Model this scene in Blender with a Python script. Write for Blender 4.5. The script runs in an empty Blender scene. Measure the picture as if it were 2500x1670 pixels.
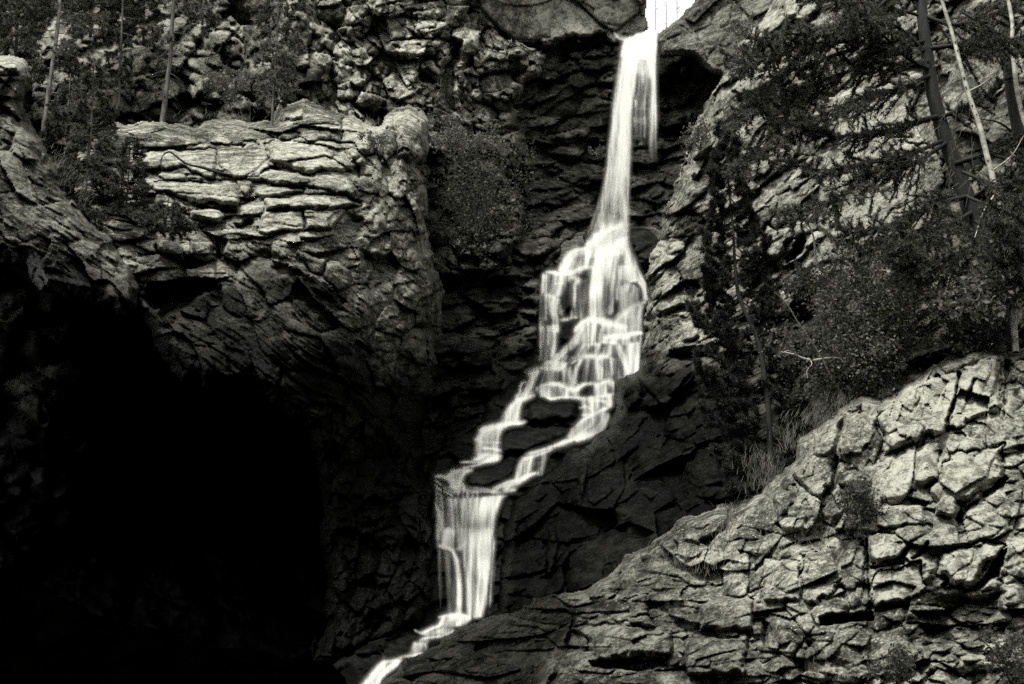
import bpy, math, random
import numpy as np
R = math.radians
scene = bpy.context.scene
col = scene.collection
random.seed(7)
rng = np.random.default_rng(11)

# ------------------------------------------------------------------ camera, sky, sun, exposure
F, PITCH, CX, CY, CAMZ = 3500.0, R(22), 1250.0, 835.0, 1.6
cam = bpy.data.objects.new('camera', bpy.data.cameras.new('camera'))
col.objects.link(cam)
cam.data.sensor_width = 36.0
cam.data.lens = 36.0 * F / 2500.0
cam.data.clip_start = 0.5
cam.data.clip_end = 3000
cam.location = (0, 0, CAMZ)
cam.rotation_euler = (R(90) + PITCH, 0, 0)
scene.camera = cam

SUN_EL, SUN_AZ = R(62), R(-35)          # azimuth: from behind the camera, towards the left
world = bpy.data.worlds.new('World')
scene.world = world
world.use_nodes = True
wn, wl = world.node_tree.nodes, world.node_tree.links
wn.clear()
sky = wn.new('ShaderNodeTexSky'); sky.sky_type = 'NISHITA'; sky.sun_disc = False
sky.sun_elevation = SUN_EL; sky.sun_rotation = R(180 + 35)
bw = wn.new('ShaderNodeRGBToBW')
bg = wn.new('ShaderNodeBackground'); bg.inputs['Strength'].default_value = 0.15
wo = wn.new('ShaderNodeOutputWorld')
wl.new(sky.outputs[0], bw.inputs[0]); wl.new(bw.outputs[0], bg.inputs['Color']); wl.new(bg.outputs[0], wo.inputs['Surface'])

sd = bpy.data.lights.new('sun', 'SUN'); sd.energy = 1.5; sd.angle = R(12); sd.color = (1.0, 0.995, 0.97)
sun = bpy.data.objects.new('sun', sd); col.objects.link(sun)
_d = (math.sin(SUN_AZ) * math.cos(SUN_EL), -math.cos(SUN_AZ) * math.cos(SUN_EL), math.sin(SUN_EL))
from mathutils import Vector
sun.rotation_euler = Vector(_d).to_track_quat('Z', 'Y').to_euler()
sun.location = (-30, -30, 90)
scene.view_settings.view_transform = 'Standard'
scene.view_settings.look = 'None'
scene.view_settings.gamma = 1.0
scene.view_settings.exposure = 2.4
scene.view_settings.use_curve_mapping = False
scene.render.engine = 'CYCLES'
scene.cycles.max_bounces = 6
scene.cycles.diffuse_bounces = 3
scene.cycles.transparent_max_bounces = 24
scene.cycles.use_denoising = False

# ------------------------------------------------------------------ numeric helpers
SP, CP = math.sin(PITCH), math.cos(PITCH)

def pt(px, py, Y):
    """a sight line of the photograph met at ground distance Y (metres) -> world point(s)"""
    px = np.asarray(px, float); py = np.asarray(py, float); Y = np.asarray(Y, float)
    a = (px - CX) / F; b = (CY - py) / F
    den = CP - b * SP
    t = Y / den
    return np.stack([a * t, Y + 0 * t, CAMZ + (SP + b * CP) * t], -1)

def hsh(ix, iy, s):
    with np.errstate(over='ignore'):
        h = (ix.astype(np.int64) * 374761393 + iy.astype(np.int64) * 668265263 + s * 974634777) & 0xFFFFFFFF
        h = ((h ^ (h >> 13)) * 1274126177) & 0xFFFFFFFF
        h = ((h ^ (h >> 16)) * 2246822519) & 0xFFFFFFFF
        h = h ^ (h >> 15)
    return (h & 0xFFFFFF).astype(np.float32) / 16777216.0

def vnoise(x, y, s=0):
    ix = np.floor(x); iy = np.floor(y)
    fx = x - ix; fy = y - iy
    fx = fx * fx * (3 - 2 * fx); fy = fy * fy * (3 - 2 * fy)
    a = hsh(ix, iy, s); b = hsh(ix + 1, iy, s); c = hsh(ix, iy + 1, s); d = hsh(ix + 1, iy + 1, s)
    return (a + (b - a) * fx) * (1 - fy) + (c + (d - c) * fx) * fy - 0.5

def fbm(x, y, s=0, o=4, g=0.5):
    r = 0; amp = 1.0; tot = 0
    for k in range(o):
        r = r + amp * vnoise(x, y, s + k * 17)
        tot += amp
        x, y = (x * 1.6 - y * 1.2) + 3.1, (x * 1.2 + y * 1.6) - 1.7
        amp *= g
    return r / tot * 1.6

def ridged(x, y, s=0, o=3):
    r = 0; amp = 1.0; tot = 0
    for k in range(o):
        r = r + amp * (1 - 4 * np.abs(vnoise(x, y, s + k * 31)))
        tot += amp; x, y = x * 2.03 + 5, y * 2.03 - 3; amp *= 0.5
    return r / tot

def sdf(poly, X, Y):
    """signed distance to a closed polygon, positive inside"""
    P = np.asarray(poly, float)
    d = np.full(X.shape, 1e9); ins = np.zeros(X.shape, bool)
    n = len(P)
    for i in range(n):
        ax, ay = P[i]; bx, by = P[(i + 1) % n]
        ex, ey = bx - ax, by - ay
        wx, wy = X - ax, Y - ay
        t = np.clip((wx * ex + wy * ey) / (ex * ex + ey * ey + 1e-9), 0, 1)
        dx, dy = wx - ex * t, wy - ey * t
        d = np.minimum(d, dx * dx + dy * dy)
        if ay != by:
            c = (ay > Y) != (by > Y)
            ins ^= c & (X < (bx - ax) * (Y - ay) / (by - ay) + ax)
    d = np.sqrt(d)
    return np.where(ins, d, -d)

def sstep(a, b, x):
    t = np.clip((x - a) / (b - a), 0, 1)
    return t * t * (3 - 2 * t)

def softmask(poly, X, Y, feather=30, seed=5, wob=18):
    w = fbm(X / 45, Y / 45, seed, 3) * wob * 2
    return sstep(-feather, feather, sdf(poly, X, Y) + w)

class TPS:
    """smooth depth through a few known points"""
    def __init__(s, pts):
        P = np.array(pts, float); s.p = P[:, :2] / 1000; n = len(P)
        K = s.k(s.p[:, None, :] - s.p[None, :, :])
        A = np.zeros((n + 3, n + 3)); A[:n, :n] = K + np.eye(n) * 1e-3
        A[:n, n] = 1; A[:n, n + 1:] = s.p; A[n, :n] = 1; A[n + 1:, :n] = s.p.T
        s.w = np.linalg.solve(A, np.concatenate([P[:, 2], [0, 0, 0]]))
    @staticmethod
    def k(d):
        r2 = (d ** 2).sum(-1) + 1e-12
        return 0.5 * r2 * np.log(r2)
    def __call__(s, X, Y):
        x = np.asarray(X, float) / 1000; y = np.asarray(Y, float) / 1000
        n = len(s.p); r = s.w[n] + s.w[n + 1] * x + s.w[n + 2] * y
        for i in range(n):
            r2 = (x - s.p[i, 0]) ** 2 + (y - s.p[i, 1]) ** 2 + 1e-12
            r = r + s.w[i] * 0.5 * r2 * np.log(r2)
        return r

def voro(X, Y, sx, sy, rot, seed, warp=0.25, jit=0.85):
    """fractured cells: id, distance to the joint (px), vector from the cell's middle (px), three randoms"""
    c, s_ = math.cos(rot), math.sin(rot)
    wx = fbm(X / (sx * 1.3), Y / (sy * 1.3), seed + 3, 3) * warp * 2
    wy = fbm(X / (sx * 1.3) + 9, Y / (sy * 1.3) + 4, seed + 5, 3) * warp * 2
    u = (X * c + Y * s_) / sx + wx; v = (-X * s_ + Y * c) / sy + wy
    iu = np.floor(u); iv = np.floor(v)
    f1 = np.full(X.shape, 1e9); f2 = f1.copy()
    bi = np.zeros(X.shape); bj = np.zeros(X.shape); bx = np.zeros(X.shape); by = np.zeros(X.shape)
    for di in (-1, 0, 1):
        for dj in (-1, 0, 1):
            ci = iu + di; cj = iv + dj
            jx = ci + 0.5 + (hsh(ci, cj, seed) - 0.5) * jit
            jy = cj + 0.5 + (hsh(ci, cj, seed + 1) - 0.5) * jit
            dx = u - jx; dy = v - jy
            d = dx * dx + dy * dy
            m = d < f1
            f2 = np.where(m, f1, np.minimum(f2, d))
            bi = np.where(m, ci, bi); bj = np.where(m, cj, bj)
            bx = np.where(m, dx, bx); by = np.where(m, dy, by)
            f1 = np.where(m, d, f1)
    edge = (np.sqrt(f2) - np.sqrt(f1)) * 0.5 * min(sx, sy) * 1.2
    cid = (bi + 5000).astype(np.int64) * 10007 + (bj + 5000).astype(np.int64)
    r = [hsh(bi, bj, seed + 20 + k) for k in range(4)]
    return cid, edge, bx * sx, by * sy, r

def fracture(X, Y, sx, sy, rot, seed, off=10, tilt=0.25, down=0.15, groove=12, gw=4, rnd=0.0, warp=0.25):
    cid, e, dx, dy, r = voro(X, Y, sx, sy, rot, seed, warp)
    # each block: its own set-out, its own facet tilt, faces leaning back to the sky (down > 0), joint around it
    H = off * (r[0] - 0.5) * 2 + tilt * ((r[1] - 0.5) * 2 * dx) + (down + tilt * (r[2] - 0.5) * 2) * dy
    # a break across the face: two facets meeting in an arris
    ang = r[3] * 6.283
    q = np.cos(ang) * dx + np.sin(ang) * dy
    H = H - tilt * 2.1 * np.maximum(q, 0)
    H = H - rnd * (dx * dx / sx + dy * dy / sy)
    q2 = np.cos(ang + 2.1) * dx + np.sin(ang + 2.1) * dy
    H = H - tilt * 1.9 * np.maximum(q2 - 0.12 * sx, 0)
    open_ = sstep(-.06, .30, fbm(X / 75, Y / 60, seed + 61, 3))          # joints gape in places and are shut in others
    H = H - groove * (0.07 + 1.45 * open_ * (0.4 + 0.6 * r[2])) * np.exp(-e / (gw * (0.45 + 0.75 * open_)))
    return H, cid, e, r

STY = {
 #           L1: sx sy rot off tilt down groove gw rnd warp        L2                                      fine strata
 'strata': dict(a=(165, 40, -.03, 15, .14, .42, 15, 2.6, .0, .18), b=(58, 17, .05, 6, .16, .25, 6, 1.6, .0, .15), s=(.10, 90, 5), g=2.4),
 'buttress_low': dict(a=(110, 60, .75, 20, .2, .30, 12, 3, .0, .2), b=(60, 12, .62, 6, .16, .15, 5, 1.6, .0, .2), s=(.26, 120, 5), g=2.8),
 'flank': dict(a=(52, 84, .2, 15, .30, .18, 12, 2.6, .03, .16), b=(22, 28, .1, 6, .32, .2, 5, 1.6, .0, .15), s=(.08, 60, 6), g=3.0),
 'block': dict(a=(58, 46, .25, 27, .55, .12, 12, 2.2, .0, .09), b=(26, 20, .6, 8, .55, .10, 5, 1.4, .0, .08), s=(.0, 60, 6), g=2.2),
 'rubble': dict(a=(96, 66, -.5, 26, .45, .22, 14, 2.6, .0, .12), b=(36, 25, .3, 9, .5, .2, 6, 1.6, .0, .1), s=(.05, 60, 6), g=3.0),
 'fg': dict(a=(156, 104, -.12, 26, .26, .24, 15, 2.6, .0, .09), b=(52, 32, -.2, 8, .36, .22, 7, 1.5, .0, .08), s=(.12, 70, 8), g=2.8),
 'fg_vert': dict(a=(64, 150, .32, 18, .28, .05, 15, 2.6, .0, .09), b=(26, 44, .25, 6, .3, .15, 6, 1.5, .0, .08), s=(.05, 70, 8), g=3.0),
 'dip': dict(a=(140, 48, -.62, 20, .2, .30, 13, 2.8, .0, .14), b=(50, 19, -.7, 7, .26, .2, 6, 1.6, .0, .12), s=(.2, 90, 6), g=2.8),
 'slab': dict(a=(170, 110, -.6, 20, .16, .10, 9, 2.8, .0, .1), b=(60, 34, -.5, 5, .14, .06, 3, 1.5, .0, .1), s=(.10, 90, 8), g=2.4),
 'smooth': dict(a=(210, 96, -.45, 22, .18, .12, 10, 3, .0, .12), b=(62, 30, -.5, 6, .18, .1, 4, 1.8, .0, .1), s=(.16, 90, 7), g=2.6),
 'boulder': dict(a=(260, 150, -.35, 8, .06, .05, 4, 3, .0, .1), b=(90, 40, -.4, 2.0, .05, .05, 1, 2, .0, .1), s=(.03, 90, 8), g=1.0),
 'wall': dict(a=(96, 32, -.16, 17, .24, .34, 11, 2.6, .0, .12), b=(36, 15, -.2, 6, .26, .25, 5, 1.5, .0, .1), s=(.14, 60, 5), g=2.8),
 'bed': dict(a=(84, 46, -.08, 10, .10, .28, 8, 4, .08, .2), b=(30, 16, 0, 3, .1, .2, 4, 2, .0, .2), s=(.05, 60, 5), g=1.6),
 'cave': dict(a=(120, 90, .4, 20, .3, .0, 12, 4, .0, .15), b=(50, 40, .3, 6, .2, .0, 6, 3, .0, .15), s=(.0, 60, 5), g=3),
}

def relief(X, Y, kind, seed):
    p = STY[kind]
    big = fbm(X / 270, Y / 210, seed + 33, 3) * 62                       # shoulders and bays of the face
    X = X + fbm(X / 230, Y / 230, seed + 41, 2) * 46; Y = Y + fbm(X / 230 + 7, Y / 230, seed + 43, 2) * 34
    H1, cid, e1, r = fracture(X, Y, p['a'][0], p['a'][1], p['a'][2], seed, *p['a'][3:])
    H2, c2, e2, r2 = fracture(X, Y, p['b'][0], p['b'][1], p['b'][2], seed + 51, *p['b'][3:])
    k = (0.35 + 0.65 * (r[3] > 0.35))                      # some blocks stay whole, some are broken up
    H = H1 + H2 * k
    st, L, w = p['s']
    if st:
        c, s_ = math.cos(p['b'][2]), math.sin(p['b'][2])
        u = X * c + Y * s_; v = -X * s_ + Y * c
        v = v + fbm(u / 160, v / 90, seed + 7, 2) * 12
        H = H + st * 22 * ridged(u / L, v / w, seed + 9, 3) * (0.4 + 0.9 * sstep(-.2, .3, fbm(X / 110, Y / 80, seed + 13, 2)))
    H = H + big * (0.25 if kind in ('bed', 'boulder') else 1) + fbm(X / 90, Y / 90, seed + 21, 3) * (8 if kind == 'boulder' else 22)
    H = H + p['g'] * fbm(X / 9, Y / 9, seed + 23, 3) * 1.6
    tone = 0.5 + 0.34 * (r[1] - 0.5) + 0.16 * (r2[0] - 0.5)
    return H, cid, tone

# ------------------------------------------------------------------ materials
TINT = (1.0, 0.995, 0.81)
def new_mat(name):
    m = bpy.data.materials.new(name); m.use_nodes = True
    nt = m.node_tree; nt.nodes.clear()
    return m, nt.nodes, nt.links

def grey(v): return (v * TINT[0], v * TINT[1], v * TINT[2], 1)

def ramp(N, stops):
    r = N.new('ShaderNodeValToRGB')
    while len(r.color_ramp.elements) < len(stops): r.color_ramp.elements.new(0.5)
    for e, (p, c) in zip(r.color_ramp.elements, stops):
        e.position = p; e.color = grey(c) if not isinstance(c, tuple) else c
    return r

def math_node(N, L, op, a, b=None):
    n = N.new('ShaderNodeMath'); n.operation = op
    for i, v in enumerate((a, b)):
        if v is None: continue
        if hasattr(v, 'links'): L.new(v, n.inputs[i])
        else: n.inputs[i].default_value = v
    return n.outputs[0]

def rock_material(name, dark, mid, light, lichen=0.5, wetrough=0.32, scale=1.0, stretch=(1, 1, 1), rot=(0, 0, 0), bump=0.6, spec=0.015, speck=False):
    m, N, L = new_mat(name)
    geo = N.new('ShaderNodeNewGeometry')
    mp = N.new('ShaderNodeMapping'); mp.inputs['Scale'].default_value = stretch; mp.inputs['Rotation'].default_value = rot
    L.new(geo.outputs['Position'], mp.inputs['Vector'])
    def noise(sc, det, rough=0.6, v=None, dist=0.0):
        n = N.new('ShaderNodeTexNoise'); n.inputs['Scale'].default_value = sc * scale
        n.inputs['Detail'].default_value = det; n.inputs['Roughness'].default_value = rough; n.inputs['Distortion'].default_value = dist
        L.new(v if v is not None else mp.outputs[0], n.inputs['Vector']); return n.outputs['Fac']
    n1 = noise(0.5, 10, 0.74, None, 0.5)
    n2 = noise(2.8, 9, 0.80)
    n3 = noise(14, 5, 0.8, geo.outputs['Position'])
    at = N.new('ShaderNodeAttribute'); at.attribute_name = 'tone'
    aw = N.new('ShaderNodeAttribute'); aw.attribute_name = 'wet_shade'
    s = math_node(N, L, 'MULTIPLY', n1, 0.62)
    s = math_node(N, L, 'ADD', s, math_node(N, L, 'MULTIPLY', n2, 0.85))
    s = math_node(N, L, 'ADD', s, math_node(N, L, 'MULTIPLY', n3, 0.60))
    s = math_node(N, L, 'ADD', s, math_node(N, L, 'MULTIPLY', at.outputs['Fac'], 0.42))
    s = math_node(N, L, 'SUBTRACT', s, 0.765)
    rp = ramp(N, [(0.37, dark), (0.475, mid), (0.60, light)])
    L.new(s, rp.inputs[0])
    # pale crusts and dark spots of lichen
    vo = N.new('ShaderNodeTexVoronoi'); vo.inputs['Scale'].default_value = 6.5 * scale; vo.inputs['Randomness'].default_value = 1
    L.new(geo.outputs['Position'], vo.inputs['Vector'])
    where = noise(0.9, 4, 0.6, geo.outputs['Position'])
    spot = math_node(N, L, 'LESS_THAN', math_node(N, L, 'ADD', vo.outputs['Distance'], math_node(N, L, 'MULTIPLY', n3, 0.35)), 0.36)
    pale = math_node(N, L, 'MULTIPLY', spot, math_node(N, L, 'GREATER_THAN', where, 0.60 - 0.10 * lichen))
    n4 = noise(2.3, 10, 0.86, geo.outputs['Position'])
    dk = N.new('ShaderNodeMapRange'); dk.inputs['From Min'].default_value = 0.50; dk.inputs['From Max'].default_value = 0.55
    L.new(n4, dk.inputs['Value'])
    darksp = dk.outputs[0]
    mx = N.new('ShaderNodeMixRGB'); mx.inputs['Color2'].default_value = grey(min(0.62, light * 1.35)); L.new(rp.outputs[0], mx.inputs['Color1'])
    L.new(math_node(N, L, 'MULTIPLY', pale, 0.0 if speck else 0.75), mx.inputs['Fac'])
    mx2 = N.new('ShaderNodeMixRGB'); mx2.inputs['Color2'].default_value = grey(dark * 0.7); L.new(mx.outputs[0], mx2.inputs['Color1'])
    L.new(math_node(N, L, 'MULTIPLY', darksp, 0.62), mx2.inputs['Fac'])
    # same stone darkened: soaked near water, and shade put into the colour
    wet_shade_mix = N.new('ShaderNodeMixRGB'); wet_shade_mix.blend_type = 'MULTIPLY'; L.new(mx2.outputs[0], wet_shade_mix.inputs['Color1'])
    wet_shade_mix.inputs['Color2'].default_value = (0.014, 0.014, 0.014, 1); L.new(aw.outputs['Fac'], wet_shade_mix.inputs['Fac'])
    if speck:                                              # dry pale crusts of lichen sit on the darkened stone too
        v2 = N.new('ShaderNodeTexVoronoi'); v2.inputs['Scale'].default_value = 9.0; L.new(geo.outputs['Position'], v2.inputs['Vector'])
        dens = noise(1.1, 6, 0.7, geo.outputs['Position'])
        sp = math_node(N, L, 'LESS_THAN', v2.outputs['Distance'], 0.24)
        hit = math_node(N, L, 'MULTIPLY', sp, math_node(N, L, 'GREATER_THAN', dens, 0.50))
        ms = N.new('ShaderNodeMixRGB'); ms.inputs['Color2'].default_value = grey(.16); L.new(wet_shade_mix.outputs[0], ms.inputs['Color1'])
        L.new(math_node(N, L, 'MULTIPLY', hit, math_node(N, L, 'SUBTRACT', 0.85, math_node(N, L, 'MULTIPLY', aw.outputs['Fac'], .80))), ms.inputs['Fac']); wet_shade_mix = ms
    b = N.new('ShaderNodeBsdfPrincipled'); L.new(wet_shade_mix.outputs[0], b.inputs['Base Color'])
    ro = N.new('ShaderNodeMapRange'); ro.inputs['From Min'].default_value = 0; ro.inputs['From Max'].default_value = 1
    ro.inputs['To Min'].default_value = 0.92; ro.inputs['To Max'].default_value = wetrough
    L.new(aw.outputs['Fac'], ro.inputs['Value']); L.new(ro.outputs[0], b.inputs['Roughness'])
    b.inputs['Specular IOR Level'].default_value = spec
    bp = N.new('ShaderNodeBump'); bp.inputs['Strength'].default_value = bump; bp.inputs['Distance'].default_value = 0.12
    L.new(math_node(N, L, 'ADD', math_node(N, L, 'MULTIPLY', n2, 0.8), math_node(N, L, 'MULTIPLY', n3, 0.25)), bp.inputs['Height'])
    L.new(bp.outputs[0], b.inputs['Normal'])
    o = N.new('ShaderNodeOutputMaterial'); L.new(b.outputs[0], o.inputs['Surface'])
    return m

M_rock = rock_material('pale_layered_rock', 0.017, 0.10, 0.27, 0.8, speck=True, stretch=(0.55, 1, 1.8), rot=(0, 0.05, 0))
M_block = rock_material('broken_cliff_rock', 0.018, 0.10, 0.27, 0.2, stretch=(1, 1, 0.7))
M_fg = rock_material('weathered_sandstone', 0.016, 0.085, 0.22, 1.0, stretch=(0.8, 1, 1.2))
M_dip = rock_material('tilted_cliff_rock', 0.014, 0.075, 0.22, 0.5, stretch=(0.5, 1, 1.7), rot=(0, -0.6, 0))
M_dark = rock_material('dark_wet_rock', 0.006, 0.020, 0.062, 0.1, stretch=(0.6, 1, 1.6), rot=(0, -0.2, 0), wetrough=0.34, spec=0.025)
M_wall = rock_material('seeping_wall_rock', 0.008, 0.034, 0.10, 0.1, stretch=(0.6, 1, 1.6), rot=(0, -0.2, 0), wetrough=0.34, spec=0.03)
M_shade_black = rock_material('shade_black_rock', 0.001, 0.003, 0.012, 0.0, spec=0.0)  # deep shade of the low ground put into a near-black base colour

# ------------------------------------------------------------------ rock masses
ROOTS = {}
SURF = {}
def make_mesh(name, V, Fq, attrs=None, mats=(), smooth=False):
    me = bpy.data.meshes.new(name)
    me.vertices.add(len(V)); me.vertices.foreach_set('co', np.ascontiguousarray(V, np.float32).ravel())
    k = Fq.shape[1]
    me.loops.add(Fq.size); me.loops.foreach_set('vertex_index', Fq.ravel().astype(np.int32))
    me.polygons.add(len(Fq))
    me.polygons.foreach_set('loop_start', np.arange(0, Fq.size, k, dtype=np.int32))
    me.polygons.foreach_set('loop_total', np.full(len(Fq), k, np.int32))
    if smooth: me.polygons.foreach_set('use_smooth', np.ones(len(Fq), bool))
    for an, av in (attrs or {}).items():
        a = me.attributes.new(an, 'FLOAT', 'POINT'); a.data.foreach_set('value', np.ascontiguousarray(av, np.float32))
    for m in mats: me.materials.append(m)
    me.update(calc_edges=True)
    return me

def link(name, me, parent=None, **props):
    o = bpy.data.objects.new(name, me); col.objects.link(o)
    if parent is not None: o.parent = parent
    for k, v in props.items(): o[k] = v
    return o

def rock_mass(name, poly, depth, kind, mat, step=2.8, seed=1, back=8.0, wround=60, styles=(), feats=(), wet_shade=0.0, wet_shades=(),
              tones=(), rough_edge=9, amp=1.0, min_faces=26, max_rocks=290, bound=(-150, 2650, -150, 1820), rim=None):
    P = np.array(poly, float)
    x0, y0 = np.maximum(P.min(0), (bound[0], bound[2])); x1, y1 = np.minimum(P.max(0), (bound[1], bound[3]))
    xs = np.arange(x0 - step, x1 + 2 * step, step); ys = np.arange(y0 - step, y1 + 2 * step, step)
    X, Y = np.meshgrid(xs, ys)
    d = sdf(poly, X, Y)
    dn = d + fbm(X / 34, Y / 34, seed + 77, 4) * rough_edge * 2
    H, cid, tone = relief(X, Y, kind, seed)
    for n, (k2, pl, fe) in enumerate(styles):
        H2, c2, t2 = relief(X, Y, k2, seed + 200 + 37 * n)
        mk = softmask(pl, X, Y, fe, seed + n)
        H = H * (1 - mk) + H2 * mk; tone = tone * (1 - mk) + t2 * mk
        cid = np.where(mk > 0.5, c2 + (n + 1) * 10 ** 9, cid)
    H = H * amp
    for n, ft in enumerate(feats):
        pl, h, bev, dn_t, keep = ft[:5]
        sx_t = ft[5] if len(ft) > 5 else 0.0
        tn = ft[6] if len(ft) > 6 else None
        Q = np.array(pl, float); mx, my = Q.mean(0)
        pad = 30
        j0, j1 = np.searchsorted(xs, [Q[:, 0].min() - pad, Q[:, 0].max() + pad]); i0, i1 = np.searchsorted(ys, [Q[:, 1].min() - pad, Q[:, 1].max() + pad])
        if j1 <= j0 or i1 <= i0: continue
        sl = (slice(i0, i1), slice(j0, j1))
        xx, yy = X[sl], Y[sl]
        size_ = min(np.ptp(Q[:, 0]), np.ptp(Q[:, 1]))
        q = sdf(pl, xx, yy) + fbm(xx / 26, yy / 26, seed + 300 + n, 4) * min(22, 4 + size_ * .12)
        if h < 0 and size_ < 34: h = max(h, -62); bev = bev * 1.6
        inn = sstep(0, bev, q)
        base = H[sl].copy()
        m_in = (q > 0)
        avg = base[m_in].mean() if m_in.any() else 0
        own = avg + (base - avg) * keep + (yy - my) * dn_t + (xx - mx) * sx_t
        if h >= 0:
            own = own + h * (1 - (1 - inn) ** 2)
            new = np.where(m_in, own, base)
            new = new - 26 * sstep(-.25, .35, fbm(xx / 40, yy / 40, seed + 350 + n, 2)) * np.exp(-np.abs(q) / 3.2)
            cid[sl] = np.where(m_in, -(n + 1), cid[sl])
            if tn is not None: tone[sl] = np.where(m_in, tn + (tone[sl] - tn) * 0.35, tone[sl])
        else:                                              # a hollow
            new = np.where(m_in, base + h * inn, base)
        H[sl] = new
    Yb = depth(X, Y)
    t = np.clip(dn / wround, 0, 1)
    E = back * (1 - np.sqrt(np.clip(1 - (1 - t) ** 2, 0, 1)))
    if rim is not None:                                    # sides that must stay up front (frame edges, contacts)
        E = E * (1 - rim(X, Y))
    Yd = Yb - H * Yb / F * 1.1 + E
    W = np.full(X.shape, float(wet_shade))  # darkening mask: soaked stone, and shade put into the colour
    for pl, val, fe in wet_shades:
        mk = softmask(pl, X, Y, fe, seed + 400)
        W = W * (1 - mk) + val * mk
    T = tone
    for pl, add, fe in tones:
        T = T + add * softmask(pl, X, Y, fe, seed + 500)
    V = pt(X, Y, Yd).reshape(-1, 3)
    SURF[name] = (xs, ys, Yd, dn)
    nx = X.shape[1]
    idx = np.arange(X.size).reshape(X.shape)
    okv = dn > 0
    okf = okv[:-1, :-1] & okv[1:, :-1] & okv[:-1, 1:] & okv[1:, 1:]
    Fq = np.stack([idx[:-1, :-1], idx[1:, :-1], idx[1:, 1:], idx[:-1, 1:]], -1)[okf]
    fid = cid[:-1, :-1][okf]
    # the body behind the face: one coarse closed solid
    cs = 26.0
    cx = np.arange(x0, x1 + cs, cs); cy = np.arange(y0, y1 + cs, cs)
    A, B = np.meshgrid(cx, cy)
    dd = sdf(poly, A, B)
    tt = np.clip(dd / wround, 0, 1); EE = back * (1 - np.sqrt(np.clip(1 - (1 - tt) ** 2, 0, 1)))
    if rim is not None: EE = EE * (1 - rim(A, B))
    yb = depth(A, B)
    front = pt(A, B, yb + EE + 1.9).reshape(-1, 3); rear = pt(A, B, yb + back + 4.0).reshape(-1, 3)
    ok = dd > 14
    o2 = ok[:-1, :-1] & ok[1:, :-1] & ok[:-1, 1:] & ok[1:, 1:]
    ci = np.arange(A.size).reshape(A.shape)
    Fc = np.stack([ci[:-1, :-1], ci[1:, :-1], ci[1:, 1:], ci[:-1, 1:]], -1)[o2]
    if len(Fc):
        n = A.size
        ed = np.concatenate([Fc[:, [0, 1]], Fc[:, [1, 2]], Fc[:, [2, 3]], Fc[:, [3, 0]]])
        key = ed[:, 0] * n + ed[:, 1]; rkey = ed[:, 1] * n + ed[:, 0]
        bd = ed[~np.isin(key, rkey)]
        Fs = np.stack([bd[:, 1], bd[:, 0], bd[:, 0] + n, bd[:, 1] + n], -1)
        Fall = np.concatenate([Fc, Fc[:, ::-1] + n, Fs])
        Vb = np.concatenate([front, rear])
        us, inv = np.unique(Fall, return_inverse=True)
        bw_ = np.full(len(us), float(W.mean()))
        body = make_mesh(name, Vb[us], inv.reshape(Fall.shape), {'tone': bw_ * 0 + .4, 'wet_shade': bw_}, (mat,))
    else:
        body = None
    root = link(name, body, None, kind='structure')
    ROOTS[name] = root
    # every block of the face is a piece of its own
    ids, inv, cnt = np.unique(fid, return_inverse=True, return_counts=True)
    order = np.argsort(-cnt)
    big = [i for i in order[:max_rocks] if cnt[i] >= min_faces]
    isbig = np.zeros(len(ids), bool); isbig[big] = True
    srt = np.argsort(inv, kind='stable'); st = np.concatenate([[0], np.cumsum(cnt)])
    Tf, Wf = T.ravel(), W.ravel()
    def emit(nm, faces, **pr):
        us, iv = np.unique(faces, return_inverse=True)
        me = make_mesh(nm, V[us], iv.reshape(faces.shape), {'tone': Tf[us], 'wet_shade': Wf[us]}, (mat,))
        return link(nm, me, root, **pr)
    for i in big:
        emit('rock', Fq[srt[st[i]:st[i + 1]]])
    rest = ~isbig[inv]
    if rest.any():
        emit('broken_rock', Fq[rest], kind='stuff')
    return root


# ground in the gorge and an unseen slope behind the camera, added to block low sky
def ground_and_hill():
    n = 60
    xs = np.linspace(-400, 400, n); ys = np.linspace(-400, 400, n)
    X, Y = np.meshgrid(xs, ys)
    Z = -1.0 + fbm(X / 9, Y / 9, 3, 3) * 0.5
    idx = np.arange(n * n).reshape(n, n)
    Fq = np.stack([idx[:-1, :-1], idx[:-1, 1:], idx[1:, 1:], idx[1:, :-1]], -1).reshape(-1, 4)
    link('ground', make_mesh('ground', np.stack([X, Y, Z], -1).reshape(-1, 3), Fq, {'tone': np.full(n * n, .4), 'wet_shade': np.full(n * n, .5)}, (M_shade_black,)), kind='structure')
    n = 90
    U, T = np.meshgrid(np.linspace(-1.15, 1.15, n), np.linspace(0, 1, n))
    # a slope that wraps the back of the viewer
    ang = U * R(118) - R(90)
    rad = 22 + T * 75 + fbm(U * 9, T * 6, 8, 3) * 10
    Z = -1.2 + (T ** 0.8) * 62 + fbm(U * 14, T * 9, 9, 3) * 9 * T
    V = np.stack([rad * np.cos(ang), rad * np.sin(ang), Z], -1).reshape(-1, 3)
    idx = np.arange(n * n).reshape(n, n)
    Fq = np.stack([idx[:-1, :-1], idx[1:, :-1], idx[1:, 1:], idx[:-1, 1:]], -1).reshape(-1, 4)
    link('unseen_hillside', make_mesh('unseen_hillside', V, Fq, {'tone': np.full(n * n, .3), 'wet_shade': np.full(n * n, .3)}, (M_dark,)), kind='structure')
ground_and_hill()

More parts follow.
